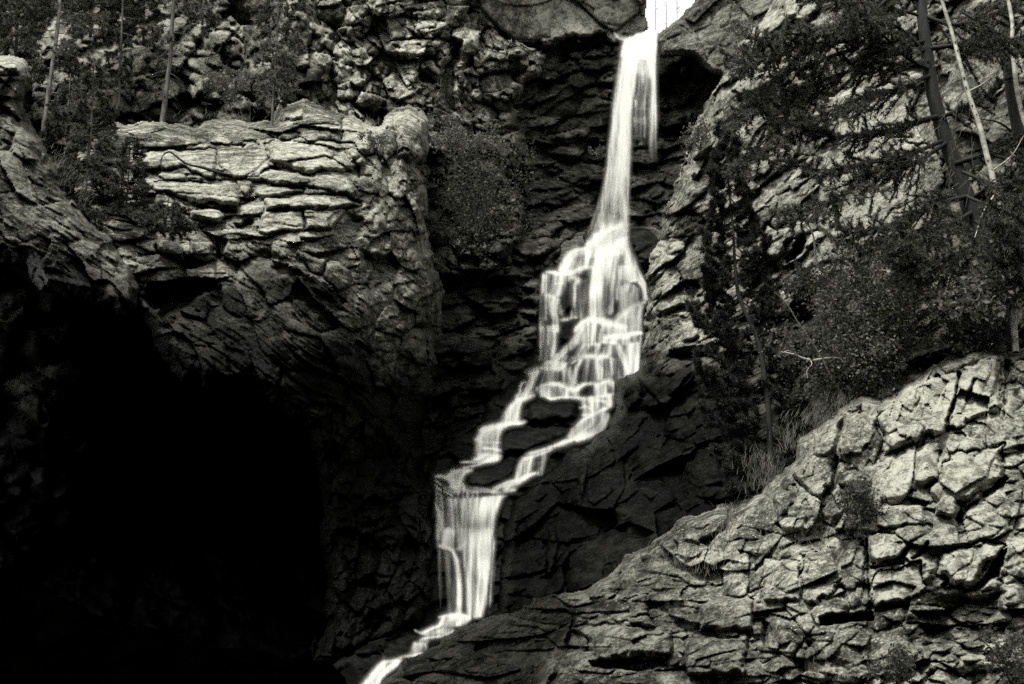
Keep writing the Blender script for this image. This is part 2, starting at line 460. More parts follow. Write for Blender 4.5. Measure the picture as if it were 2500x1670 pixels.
D_upper_left = TPS([(-100, -100, 66), (700, -100, 62), (1200, -100, 62), (1300, 200, 63), (1250, 600, 61), (1000, 300, 59), (700, 300, 58), (0, 300, 56), (900, 600, 58)])
D_back = TPS([(1230, 50, 66), (1500, 80, 66.5), (1720, 80, 66), (1250, 350, 65), (1500, 350, 67), (1700, 350, 65), (1250, 640, 61.5), (1500, 600, 64), (1700, 640, 61)])
D_mid = TPS([(1000, 540, 62), (1340, 540, 62.5), (1000, 900, 58), (1300, 900, 59), (1020, 1200, 54), (1200, 1200, 54)])
D_butt = TPS([(150, 300, 50), (600, 280, 51), (1000, 270, 53), (300, 500, 47), (700, 500, 46.5), (1000, 500, 50.5), (450, 700, 46), (800, 700, 46),
              (1050, 700, 51.5), (600, 900, 44.5), (850, 1000, 47), (1050, 1000, 52.5), (850, 1400, 47), (1050, 1400, 49), (950, 1750, 44)])
D_slab = TPS([(-150, 120, 45), (80, 180, 46), (-150, 700, 41), (120, 400, 44), (330, 650, 43.5), (200, 740, 42)])
D_cave = TPS([(-150, 560, 52), (100, 850, 49), (350, 980, 54), (500, 600, 58), (900, 700, 60), (-150, 1200, 58), (500, 1200, 61), (1100, 1200, 60), (-150, 1800, 52), (500, 1800, 50), (1100, 1800, 52)])
D_bed = TPS([(1450, 560, 63), (1600, 560, 63), (1300, 680, 61), (1560, 700, 61.5), (1400, 800, 60), (1350, 900, 58.5), (1540, 900, 59), (1280, 970, 57.5), (1450, 1000, 57.5),
             (1180, 1110, 55), (1340, 1100, 55.5), (1080, 1200, 53), (1230, 1190, 53.2), (1130, 1350, 52.2), (1130, 1500, 50), (1040, 1560, 47.5), (900, 1670, 43.5), (820, 1800, 41)])
D_right = TPS([(1900, -100, 52), (1700, 250, 54), (1620, 530, 55), (1590, 820, 54), (1500, 980, 53.5), (1300, 1170, 51.5), (1200, 1400, 50), (1150, 1750, 49),
               (2600, -100, 40), (2600, 500, 39), (2600, 1000, 38), (2200, 300, 46), (2100, 700, 45.5), (1900, 800, 48), (1850, 1150, 46), (1500, 1300, 48)])
D_fg = TPS([(2600, 830, 35), (2300, 900, 34), (2050, 1000, 34.5), (1850, 1180, 35), (1650, 1300, 36), (1400, 1450, 37.5), (1150, 1520, 42.5), (900, 1680, 42.3),
            (2600, 1300, 30.5), (2200, 1300, 31), (1900, 1500, 31.5), (2300, 1750, 29), (1800, 1750, 30.5), (1400, 1750, 33), (1000, 1780, 39.5)])
D_bank = TPS([(-150, 1380, 44), (400, 1540, 43), (850, 1640, 42), (-150, 1800, 36), (500, 1800, 37), (860, 1800, 39)])
D_slope = TPS([(1580, 60, 64), (1700, 0, 63), (1900, 0, 60), (1600, 420, 62.5), (1800, 300, 60)])

# far and upper masses first
rock_mass('back_wall', [(1200, 20), (1345, 40), (1400, 50), (1500, 66), (1562, 76), (1612, 74), (1720, 60), (1880, 60), (1880, 500), (1760, 700), (1380, 690), (1180, 660), (1180, 300)],
          D_back, 'wall', M_wall, 3.4, 11, back=3, wround=26, wet_shade=0.2, amp=1.15, max_rocks=200,
          feats=[([(1345, 120), (1420, 100), (1500, 105), (1500, 150), (1420, 175), (1350, 165)], -26, 18, 0, 1),
                 ([(1440, 125), (1452, 118), (1475, 128), (1468, 136), (1425, 140)], 12, 6, .2, 1, 0, .9),
                 ([(1340, 330), (1420, 335), (1500, 350), (1480, 378), (1400, 372), (1335, 352)], -34, 16, 0, 1),
                 ([(1300, 360), (1400, 380), (1530, 395), (1500, 412), (1380, 402), (1300, 392)], -30, 12, 0, 1),
                 ([(1610, 180), (1700, 150), (1760, 170), (1700, 260), (1620, 300)], -40, 22, 0, 1),
                 ([(1662, 165), (1678, 160), (1680, 185), (1668, 195), (1661, 182)], 16, 6, .1, 1, 0, .95),
                 ([(1605, 310), (1720, 280), (1720, 380), (1610, 400)], -44, 22, 0, 1),
                 ([(1677, 275), (1694, 270), (1690, 295), (1676, 298)], 14, 6, .1, 1, 0, .95),
                 ([(1430, 500), (1530, 440), (1560, 450), (1480, 520)], -24, 14, 0, 1)],
          wet_shades=[([(1250, 60), (1420, 60), (1420, 200), (1250, 220)], 0.1, 30)])
rock_mass('side_slope', [(1600, 96), (1606, 84), (1640, 56), (1668, 22), (1690, 2), (1740, -150), (2060, -150), (2000, 200), (1840, 460), (1720, 300), (1752, 190), (1700, 152), (1650, 140), (1606, 142)],
          D_slope, 'slab', M_dip, 3.0, 12, back=4, wround=22, wet_shade=0.42, amp=.8)
rock_mass('upper_rock', [(1290, -150), (1562, -150), (1566, -20), (1572, 15), (1583, 50), (1584, 72), (1560, 80), (1500, 96), (1470, 92), (1400, 96), (1345, 112), (1300, 90)],
          D_back.__class__([(1300, -100, 63), (1580, -100, 65), (1300, 100, 64), (1580, 80, 66)]), 'slab', M_fg, 2.8, 13, back=1.5, wround=14, rough_edge=13, wet_shade=0.0, tones=[([(1200, -200), (1700, -200), (1700, 200), (1200, 200)], .40, 5)], amp=.9)
rock_mass('overhanging_boulder', [(1150, -150), (1372, -150), (1350, 20), (1345, 92), (1302, 104), (1250, 98), (1192, 46), (1168, 20)],
          TPS([(1160, -100, 60.5), (1380, -100, 61.5), (1200, 90, 62.5), (1350, 90, 63)]), 'boulder', M_block, 3.0, 14, back=1.5, wround=9, wet_shade=.12, amp=.3, rough_edge=3,
          tones=[([(1325, -150), (1400, -150), (1360, 110), (1335, 110), (1318, 30)], .4, 6), ([(1150, -150), (1340, -150), (1330, 110), (1150, 110)], -.02, 10)])
rock_mass('wooded_slope', [(-150, -150), (760, -150), (780, 100), (830, 330), (760, 560), (-150, 640)], D_upper_left, 'rubble', M_block, 3.9, 15, back=3, wround=40, wet_shade=.28, amp=1.5,
          wet_shades=[([(420, -150), (760, -150), (760, 150), (640, 200), (480, 60)], .12, 40)],
          feats=[([(293, 215), (330, 185), (375, 195), (378, 250), (345, 270), (300, 275)], -60, 22, 0, 1),
                 ([(300, 200), (345, 178), (385, 195), (395, 225), (378, 230), (340, 205), (305, 222)], 18, 10, .3, .5),
                 ([(452, 270), (495, 240), (535, 250), (530, 285), (490, 300), (460, 295)], 30, 16, .3, .5, 0, .6),
                 ([(530, 262), (620, 262), (620, 292), (540, 290)], -36, 14, 0, 1)])
E_feats = [
    ([(1100, 88), (1138, 95), (1132, 150), (1118, 178), (1124, 232), (1128, 285), (1096, 282), (1070, 245), (1066, 190), (1082, 150)], -120, 26, 0, .6),
    ([(1008, 165), (1060, 172), (1074, 200), (1060, 218), (1022, 208)], -60, 14, 0, 1),
    ([(850, 248), (915, 255), (955, 262), (958, 320), (915, 322), (880, 290)], -90, 20, 0, 1),
    ([(930, 35), (1010, 20), (1012, 70), (1000, 118), (946, 112), (944, 60)], 16, 8, .1, .5),
    ([(946, 5), (1008, 0), (1015, 30), (950, 42)], 18, 8, .35, .6),
    ([(1005, 28), (1060, 22), (1066, 70), (1012, 80)], 10, 8, .0, .5),
    ([(930, 105), (1030, 92), (1090, 100), (1060, 130), (1000, 142), (940, 130)], 26, 12, .45, .5),
    ([(1030, 145), (1066, 142), (1078, 178), (1068, 200), (1040, 190), (1020, 165)], 34, 10, .1, .5),
    ([(960, 215), (1010, 205), (1045, 212), (1000, 240), (968, 250)], 34, 10, .3, .5),
    ([(1106, 180), (1130, 165), (1150, 200), (1140, 222), (1120, 212)], 34, 9, .1, .5),
    ([(1238, 120), (1270, 112), (1290, 130), (1280, 142), (1238, 140)], 22, 8, .3, .5),
    ([(1198, 82), (1232, 90), (1230, 125), (1204, 122)], 14, 8, .0, .5),
    ([(1150, 212), (1170, 215), (1178, 240), (1168, 252), (1146, 236)], 26, 8, .1, .5),
    ([(1222, 232), (1250, 230), (1246, 248), (1224, 250)], 30, 8, .3, .5),
    ([(1180, 35), (1215, 60), (1240, 92), (1205, 84), (1178, 60)], 6, 6, 0, .5),
]
rock_mass('upper_cliff', [(640, -150), (1172, -150), (1176, 20), (1196, 48), (1248, 96), (1300, 104), (1333, 116), (1336, 150), (1334, 180), (1322, 196), (1300, 205), (1284, 228), (1268, 262),
                          (1284, 330), (1300, 420), (1290, 560), (1250, 680), (1000, 700), (860, 500), (760, 330), (700, 200), (640, 60)],
          D_upper_left, 'block', M_block, 2.6, 16, back=5, wround=34, wet_shade=.0, amp=1.25, feats=E_feats,
          wet_shades=[([(1010, 290), (1330, 250), (1330, 720), (980, 720)], .62, 60), ([(620, -150), (860, -150), (840, 60), (760, 260), (640, 250)], .22, 40)])
rock_mass('middle_wall', [(960, 520), (1240, 555), (1330, 560), (1380, 600), (1345, 660), (1330, 760), (1330, 900), (1290, 930), (1250, 1000), (1160, 1090), (1060, 1250), (960, 1250)],
          D_mid, 'wall', M_wall, 3.8, 17, back=3, wround=30, wet_shade=.3, amp=1.4,
          wet_shades=[([(960, 900), (1340, 860), (1340, 1260), (960, 1260)], .86, 60), ([(1190, 560), (1340, 575), (1330, 640), (1200, 640)], .3, 20)])
rock_mass('cave_wall', [(-150, 540), (700, 560), (1100, 640), (1120, 1200), (1010, 1420), (900, 1540), (760, 1660), (700, 1820), (-150, 1820)], D_cave, 'cave', M_dark, 6.0, 18, back=2, wround=30, wet_shade=1.0, amp=1.5, max_rocks=80,
          wet_shades=[([(-150, 740), (60, 720), (180, 790), (200, 980), (60, 1010), (-150, 960)], .0, 40), ([(270, 950), (400, 940), (420, 1010), (330, 1040)], .2, 20), ([(220, 1100), (420, 1060), (560, 1100), (400, 1170), (240, 1180)], .5, 30)])  # cave darkness is put into the rock colour, a few patches left lighter

BED = [(1450, 548), (1560, 556), (1620, 580), (1640, 900), (1560, 980), (1460, 1120), (1300, 1230), (1260, 1400), (1240, 1560), (1120, 1820), (640, 1820), (780, 1630), (930, 1540),
       (1020, 1470), (1036, 1150), (1080, 1060), (1150, 1030), (1220, 940), (1290, 880), (1310, 660), (1400, 600)]
rock_mass('cascade_bed', BED, D_bed, 'bed', M_dark, 4.4, 19, back=3, wround=24, wet_shade=.85, amp=1.0,
          feats=[([(1281, 980), (1310, 966), (1360, 972), (1410, 972), (1420, 1000), (1410, 1030), (1290, 1034)], 30, 26, .2, .4),
                 ([(1190, 1062), (1290, 1038), (1420, 1040), (1380, 1075), (1290, 1105), (1200, 1120)], 26, 24, .2, .4),
                 ([(1130, 1150), (1160, 1140), (1260, 1115), (1265, 1150), (1230, 1180), (1190, 1195), (1140, 1190)], 30, 20, .2, .4),
                 ([(1535, 560), (1600, 558), (1618, 600), (1600, 650), (1560, 650), (1538, 600)], 26, 14, .1, .5),
                 ([(1322, 905), (1385, 902), (1388, 935), (1318, 940)], 20, 10, .1, .4),
                 ([(1412, 875), (1500, 872), (1505, 925), (1405, 935)], 22, 16, .1, .4),
                 ([(1405, 945), (1430, 938), (1455, 948), (1450, 968), (1408, 968)], 26, 12, .1, .4),
                 ([(1345, 952), (1370, 943), (1385, 955), (1378, 970), (1350, 970)], 22, 10, .1, .4)],
          wet_shades=[([(1520, 540), (1640, 560), (1640, 660), (1560, 680)], .5, 15)])

B_feats = [
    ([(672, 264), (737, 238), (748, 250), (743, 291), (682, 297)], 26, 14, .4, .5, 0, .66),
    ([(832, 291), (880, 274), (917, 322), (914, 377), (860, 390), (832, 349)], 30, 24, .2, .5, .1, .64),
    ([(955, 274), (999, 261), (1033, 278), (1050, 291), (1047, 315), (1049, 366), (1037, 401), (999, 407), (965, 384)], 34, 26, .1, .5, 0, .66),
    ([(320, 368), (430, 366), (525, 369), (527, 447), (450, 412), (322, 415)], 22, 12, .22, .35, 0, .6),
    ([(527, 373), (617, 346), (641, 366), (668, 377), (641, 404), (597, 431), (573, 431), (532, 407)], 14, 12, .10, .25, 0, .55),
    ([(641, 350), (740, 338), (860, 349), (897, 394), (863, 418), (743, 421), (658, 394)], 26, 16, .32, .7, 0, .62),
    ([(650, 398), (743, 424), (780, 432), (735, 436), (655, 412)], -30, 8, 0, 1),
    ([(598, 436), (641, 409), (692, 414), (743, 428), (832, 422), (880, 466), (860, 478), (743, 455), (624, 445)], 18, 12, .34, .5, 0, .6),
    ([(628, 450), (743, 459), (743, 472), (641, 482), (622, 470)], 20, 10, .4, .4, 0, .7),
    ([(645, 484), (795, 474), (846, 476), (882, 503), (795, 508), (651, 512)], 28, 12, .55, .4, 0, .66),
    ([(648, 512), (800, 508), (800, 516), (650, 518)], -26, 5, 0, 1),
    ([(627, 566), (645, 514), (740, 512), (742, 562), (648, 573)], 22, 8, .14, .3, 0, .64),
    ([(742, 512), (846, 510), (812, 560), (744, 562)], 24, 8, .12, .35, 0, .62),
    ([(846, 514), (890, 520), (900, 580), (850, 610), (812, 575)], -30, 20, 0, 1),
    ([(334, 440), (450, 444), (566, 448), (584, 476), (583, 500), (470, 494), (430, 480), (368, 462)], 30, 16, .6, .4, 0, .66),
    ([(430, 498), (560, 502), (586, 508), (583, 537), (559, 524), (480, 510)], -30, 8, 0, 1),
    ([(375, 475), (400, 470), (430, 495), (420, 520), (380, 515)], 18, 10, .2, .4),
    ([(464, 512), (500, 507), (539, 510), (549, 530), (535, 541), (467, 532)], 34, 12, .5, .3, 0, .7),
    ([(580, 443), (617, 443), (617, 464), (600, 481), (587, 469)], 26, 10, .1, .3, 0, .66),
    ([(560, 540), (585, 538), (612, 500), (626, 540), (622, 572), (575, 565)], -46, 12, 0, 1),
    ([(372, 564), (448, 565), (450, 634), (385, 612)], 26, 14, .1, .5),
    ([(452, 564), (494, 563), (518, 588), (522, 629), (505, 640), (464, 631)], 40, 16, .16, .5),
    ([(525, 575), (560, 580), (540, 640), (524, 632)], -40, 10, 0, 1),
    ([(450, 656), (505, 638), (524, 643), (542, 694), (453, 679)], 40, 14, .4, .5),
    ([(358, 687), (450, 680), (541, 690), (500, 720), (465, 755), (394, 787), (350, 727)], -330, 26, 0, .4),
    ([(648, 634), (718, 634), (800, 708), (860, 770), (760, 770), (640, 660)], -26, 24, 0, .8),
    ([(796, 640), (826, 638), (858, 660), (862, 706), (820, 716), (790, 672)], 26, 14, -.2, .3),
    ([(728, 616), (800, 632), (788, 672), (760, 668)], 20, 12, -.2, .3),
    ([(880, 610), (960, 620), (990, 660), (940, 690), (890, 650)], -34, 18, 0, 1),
]
rock_mass('buttress', [(150, 440), (190, 350), (234, 326), (280, 302), (350, 296), (480, 302), (545, 282), (600, 296), (662, 290), (690, 250), (740, 236), (800, 262), (862, 280), (890, 300),
                       (930, 300), (948, 268), (1000, 256), (1036, 272), (1052, 292), (1050, 340), (1042, 392), (1022, 404), (1036, 430), (1046, 470), (1044, 540), (1048, 590), (1062, 640),
                       (1076, 690), (1088, 740), (1078, 790), (1068, 860), (1062, 930), (1044, 1000), (1034, 1080), (1040, 1155), (1060, 1200), (1064, 1330), (1054, 1480), (1034, 1536),
                       (990, 1566), (925, 1594), (860, 1622), (800, 1690), (760, 1820), (700, 1820), (800, 1500), (780, 1200), (760, 1050), (700, 1020), (640, 965), (594, 950), (500, 950), (440, 930), (404, 890), (378, 846),
                       (340, 770), (300, 720), (240, 600), (180, 520)],
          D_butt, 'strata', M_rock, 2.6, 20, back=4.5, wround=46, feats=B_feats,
          styles=[('flank', [(880, 280), (1100, 240), (1120, 1100), (900, 1100), (860, 620)], 40), ('buttress_low', [(520, 590), (700, 600), (820, 640), (900, 760), (900, 1100), (400, 1000), (360, 800), (560, 680)], 30),
                  ('flank', [(700, 1000), (1100, 1000), (1100, 1830), (700, 1830)], 60)],
          wet_shades=[([(500, 590), (640, 590), (860, 600), (1120, 620), (1120, 1160), (500, 1160)], .38, 60), ([(600, 630), (740, 640), (900, 800), (1100, 760), (1100, 1160), (640, 1160), (560, 760)], .55, 60), ([(330, 600), (560, 700), (600, 1000), (330, 1000)], .5, 50),
                ([(340, 650), (560, 690), (640, 640), (760, 690), (900, 850), (900, 1100), (300, 1100)], .80, 40), ([(300, 740), (520, 760), (760, 800), (900, 900), (1120, 1000), (1120, 1830), (300, 1830)], .93, 90), ([(480, 860), (760, 880), (1120, 960), (1120, 1830), (600, 1830), (400, 960)], 1.0, 70)],  # lower buttress fades to black: shade painted into the rock colour
          tones=[([(230, 290), (1000, 250), (960, 560), (560, 600), (420, 560), (300, 420)], .04, 40), ([(420, 600), (600, 560), (720, 620), (640, 700), (500, 680)], .06, 30)])
rock_mass('left_slab', [(-150, 100), (-10, 126), (34, 130), (74, 150), (84, 186), (76, 226), (58, 250), (62, 284), (90, 330), (122, 392), (160, 450), (204, 505), (270, 562), (330, 640), (356, 700),
                        (346, 762), (290, 768), (230, 745), (172, 725), (92, 718), (64, 640), (20, 640), (-150, 660)],
          D_slab, 'rubble', M_rock, 3.0, 21, back=8, wround=40, wet_shade=.42,
          styles=[('buttress_low', [(40, 260), (120, 330), (400, 640), (400, 800), (-150, 800), (-150, 560)], 30)],
          feats=[([(-120, 120), (-10, 130), (34, 134), (78, 160), (74, 186), (30, 184), (-100, 190)], 30, 24, .35, .5, 0, .8),
                 ([(-100, 190), (30, 188), (70, 196), (66, 226), (40, 240), (-100, 215)], -20, 14, 0, 1),
                 ([(-20, 240), (20, 252), (60, 296), (60, 330), (30, 312), (-20, 290)], -50, 16, 0, 1)],
          wet_shades=[([(-150, 540), (120, 590), (360, 660), (360, 800), (-150, 800)], .9, 60), ([(-150, 230), (60, 300), (360, 700), (360, 800), (-150, 800)], .55, 40), ([(-150, 600), (120, 640), (360, 700), (360, 800), (-150, 800)], .97, 50), ([(-150, 90), (90, 120), (80, 190), (-150, 200)], .0, 12)])  # lower slab darkened towards the cave, shade in the colour
rock_mass('stream_bank', [(-150, 1360), (60, 1400), (200, 1480), (450, 1560), (700, 1592), (800, 1612), (850, 1650), (850, 1700), (790, 1820), (-150, 1820)],
          D_bank, 'rubble', M_shade_black, 6.0, 22, back=3, wround=40, wet_shade=1.0, max_rocks=120)  # bank kept black: the lower-left shade is in its colour

R_feats = [
    ([(1832, 680), (1839, 591), (1875, 555), (1928, 548), (1946, 576), (1918, 612), (1860, 659)], 44, 16, .1, .35, -.15, .7),
    ([(1825, 734), (1860, 691), (1882, 662), (1914, 659), (1910, 695), (1875, 709), (1832, 748)], 34, 14, .3, .35, 0, .68),
    ([(1815, 692), (1880, 660), (1930, 612), (1962, 560), (1975, 590), (1930, 650), (1880, 665), (1830, 712)], -90, 14, 0, 1),
    ([(1830, 790), (1860, 765), (1920, 745), (1996, 730), (1996, 790), (1920, 796), (1850, 812)], -80, 16, 0, 1),
    ([(1857, 816), (1921, 802), (2003, 805), (1989, 866), (1918, 877), (1867, 898)], 26, 10, .1, .3, 0, .5),
    ([(1803, 822), (1850, 816), (1855, 866), (1803, 870)], 20, 10, .1, .3, 0, .5),
    ([(1862, 902), (1920, 884), (1990, 872), (1990, 895), (1900, 915), (1875, 925)], -50, 10, 0, 1),
    ([(1907, 908), (1960, 890), (1939, 934), (1921, 981), (1907, 935)], 26, 10, .1, .3, 0, .5),
    ([(1660, 784), (1706, 780), (1712, 822), (1660, 843)], 30, 12, .1, .4, 0, .7),
    ([(1625, 850), (1720, 838), (1760, 868), (1700, 884), (1630, 880)], -70, 12, 0, 1),
    ([(1600, 770), (1640, 745), (1700, 735), (1700, 752), (1640, 782), (1606, 800)], -40, 8, 0, 1),
    ([(1690, 390), (1740, 350), (1750, 385), (1738, 430), (1700, 470), (1688, 440)], -50, 16, 0, 1),
    ([(1820, 420), (1880, 310), (1960, 300), (2000, 330), (1990, 380), (1900, 400), (1840, 440)], 0, 16, .1, .2),
    ([(2010, 245), (2080, 220), (2170, 200), (2230, 240), (2220, 330), (2100, 340), (2020, 330)], 14, 14, .05, .15, 0, .62),
    ([(2000, 370), (2060, 335), (2170, 335), (2260, 350), (2310, 390), (2280, 560), (2100, 610), (2000, 560)], 18, 14, .0, .12, 0, .6),
    ([(2290, 230), (2330, 150), (2400, 120), (2440, 200), (2420, 300), (2340, 300)], 10, 14, .0, .2, 0, .45),
    ([(1915, 0), (2000, -60), (2100, -60), (2030, 20), (1960, 60), (1915, 50)], 22, 14, .2, .3, 0, .8),
    ([(2100, 318), (2180, 312), (2200, 330), (2100, 342)], -50, 8, 0, 1),
    ([(1500, 930), (1530, 916), (1560, 920), (1580, 960), (1540, 1000), (1505, 1000)], 34, 20, .1, .4),
    ([(1341, 1300), (1358, 1302), (1364, 1340), (1350, 1400), (1334, 1410), (1332, 1360)], 26, 8, 0, .4, 0, .8),
    ([(1480, 1290), (1530, 1270), (1600, 1300), (1580, 1318), (1510, 1310)], -40, 10, 0, 1),
    ([(1422, 1120), (1440, 1110), (1430, 1200), (1415, 1240), (1412, 1170)], 26, 8, 0, .5, -.3, .7),
]
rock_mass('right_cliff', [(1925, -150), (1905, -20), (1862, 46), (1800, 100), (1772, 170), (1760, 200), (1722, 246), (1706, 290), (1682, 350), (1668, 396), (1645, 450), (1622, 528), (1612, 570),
                          (1606, 600), (1584, 640), (1570, 664), (1578, 700), (1582, 742), (1574, 800), (1566, 840), (1562, 905), (1530, 910), (1504, 930), (1500, 975), (1505, 998), (1480, 1050),
                          (1440, 1075), (1385, 1108), (1330, 1150), (1262, 1192), (1238, 1220), (1222, 1290), (1208, 1400), (1196, 1482), (1168, 1490), (1150, 1506), (1130, 1540), (1100, 1600), (1080, 1820), (2650, 1820), (2650, -150)],
          D_right, 'dip', M_dip, 2.9, 23, back=6, wround=44, amp=1.15, feats=R_feats, max_rocks=298,
          styles=[('slab', [(1980, 160), (2650, 100), (2650, 800), (2050, 720), (1980, 420)], 40), ('smooth', [(1560, 870), (1700, 900), (2100, 900), (2200, 1100), (2000, 1820), (1000, 1820), (1180, 1230), (1380, 1100)], 40)],
          wet_shades=[([(1540, 855), (1760, 880), (2000, 880), (2300, 960), (2300, 1820), (1000, 1820), (1180, 1180), (1400, 1060), (1500, 900)], .975, 40),
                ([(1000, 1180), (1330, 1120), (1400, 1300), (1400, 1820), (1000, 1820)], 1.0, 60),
                ([(1590, 120), (1760, 150), (1560, 420)], .0, 10), ([(2330, 300), (2650, 200), (2650, 900), (2100, 900), (2200, 620)], .55, 60), ([(1780, 880), (2000, 700), (2400, 700), (2400, 1000), (1900, 1200)], .8, 60)],
          tones=[([(1850, 40), (1930, 30), (1700, 420), (1640, 620), (1690, 760), (1590, 760), (1580, 600)], .18, 25), ([(1950, 180), (2250, 200), (2280, 600), (1950, 620)], .1, 40)])
F_feats = [
    ([(2118, 1302), (2186, 1296), (2220, 1332), (2204, 1362), (2139, 1379), (2122, 1362)], 44, 12, .14, .25, 0, .7),
    ([(2129, 1398), (2247, 1373), (2258, 1446), (2211, 1466), (2136, 1481), (2127, 1450)], 34, 10, .10, .25, 0, .74),
    ([(2139, 1246), (2161, 1232), (2257, 1232), (2261, 1282), (2161, 1290), (2139, 1285)], 30, 10, .1, .4, 0, .7),
    ([(2268, 1199), (2318, 1110), (2454, 1080), (2444, 1164), (2350, 1228), (2333, 1264), (2290, 1253)], 44, 18, .12, .25, -.1, .66),
    ([(2286, 1343), (2397, 1321), (2454, 1332), (2418, 1375), (2375, 1425), (2329, 1437), (2290, 1396)], 60, 18, .3, .35, 0, .72),
    ([(1957, 1362), (2036, 1316), (2109, 1317), (2114, 1425), (2082, 1434), (2039, 1441), (1975, 1480), (1957, 1468)], 24, 12, .1, .4, 0, .55),
    ([(1864, 1362), (1953, 1368), (1957, 1468), (1860, 1470)], 24, 12, .1, .4, 0, .58),
    ([(1832, 1357), (1862, 1357), (1858, 1439), (1825, 1448)], 0, 8, 0, .3, .3, .4),
    ([(1703, 1470), (1780, 1460), (1846, 1457), (1840, 1536), (1706, 1541)], 40, 18, .05, .2, -.1, .5),
    ([(1667, 1557), (1832, 1545), (1818, 1647), (1681, 1645), (1664, 1604)], 40, 20, .2, .35, 0, .5),
    ([(1932, 1110), (1945, 1060), (2029, 1090), (2029, 1182), (2003, 1226), (1971, 1198), (1932, 1164)], 40, 14, .0, .4, 0, .6),
    ([(1982, 1049), (2018, 1022), (2054, 1020), (2050, 1074), (2018, 1113), (1984, 1110)], 34, 12, .1, .4, 0, .66),
    ([(2061, 1004), (2139, 1015), (2139, 1056), (2107, 1113), (2056, 1113)], 24, 12, .05, .3, 0, .66),
    ([(2207, 950), (2340, 900), (2440, 858), (2452, 960), (2440, 1010), (2330, 1045), (2160, 1110), (2149, 1020)], 40, 20, .04, .7, 0, .78),
    ([(2338, 905), (2350, 912), (2334, 990), (2316, 1032), (2306, 1030), (2326, 970)], -90, 6, 0, 1),
    ([(2376, 922), (2386, 924), (2372, 970), (2356, 990), (2360, 958)], -60, 5, 0, 1),
    ([(2250, 950), (2258, 952), (2248, 980), (2236, 990)], -60, 4, 0, 1),
    ([(2035, 1106), (2052, 1112), (2046, 1180), (2030, 1214), (2028, 1180)], -90, 7, 0, 1),
    ([(2040, 1180), (2130, 1172), (2140, 1240), (2115, 1300), (2070, 1260)], -50, 16, 0, 1),
    ([(2450, 870), (2470, 880), (2460, 1000), (2448, 1060), (2446, 970)], -100, 8, 0, 1),
    ([(1996, 1506), (2018, 1496), (2136, 1491), (2134, 1516), (2060, 1524), (2000, 1530)], -120, 8, 0, 1),
    ([(1960, 1557), (1988, 1560), (1990, 1590), (1966, 1590)], -120, 8, 0, 1),
    ([(1858, 1516), (1880, 1518), (1878, 1590), (1858, 1584)], -140, 8, 0, 1),
    ([(2218, 1364), (2250, 1340), (2268, 1316), (2270, 1344), (2244, 1366), (2226, 1368)], -90, 8, 0, 1),
    ([(2122, 1382), (2206, 1368), (2206, 1376), (2124, 1394)], -60, 4, 0, 1),
    ([(2136, 1486), (2220, 1470), (2222, 1478), (2136, 1496)], -60, 4, 0, 1),
    ([(2112, 1300), (2120, 1300), (2128, 1500), (2118, 1500)], -70, 4, 0, 1),
    ([(2440, 1345), (2462, 1335), (2440, 1400), (2388, 1446), (2335, 1448), (2380, 1428), (2420, 1380)], -100, 7, 0, 1),
    ([(2330, 1266), (2352, 1234), (2448, 1168), (2460, 1160), (2450, 1190), (2380, 1240), (2340, 1280)], -80, 7, 0, 1),
    ([(1800, 1340), (1838, 1346), (1836, 1356), (1800, 1352)], -60, 5, 0, 1),
    ([(1390, 1532), (1470, 1500), (1560, 1530), (1640, 1540), (1640, 1600), (1456, 1612), (1440, 1575)], 50, 20, .3, .35, 0, .62),
    ([(1436, 1612), (1640, 1602), (1634, 1632), (1560, 1640), (1440, 1634)], -130, 10, 0, 1),
    ([(1400, 1500), (1470, 1492), (1580, 1500), (1600, 1530), (1470, 1526), (1400, 1530)], 30, 14, .3, .4, 0, .6),
    ([(1299, 1649), (1331, 1609), (1363, 1607), (1360, 1649), (1330, 1700), (1299, 1690)], 44, 18, .1, .3, 0, .72),
    ([(1368, 1560), (1390, 1536), (1420, 1545), (1420, 1590), (1380, 1600)], -60, 10, 0, 1),
    ([(1520, 1460), (1580, 1450), (1584, 1500), (1540, 1506)], 26, 12, 0, .4, 0, .45),
    ([(1665, 1262), (1712, 1250), (1780, 1238), (1770, 1290), (1700, 1330), (1668, 1320)], 30, 16, .1, .5, 0, .45),
]
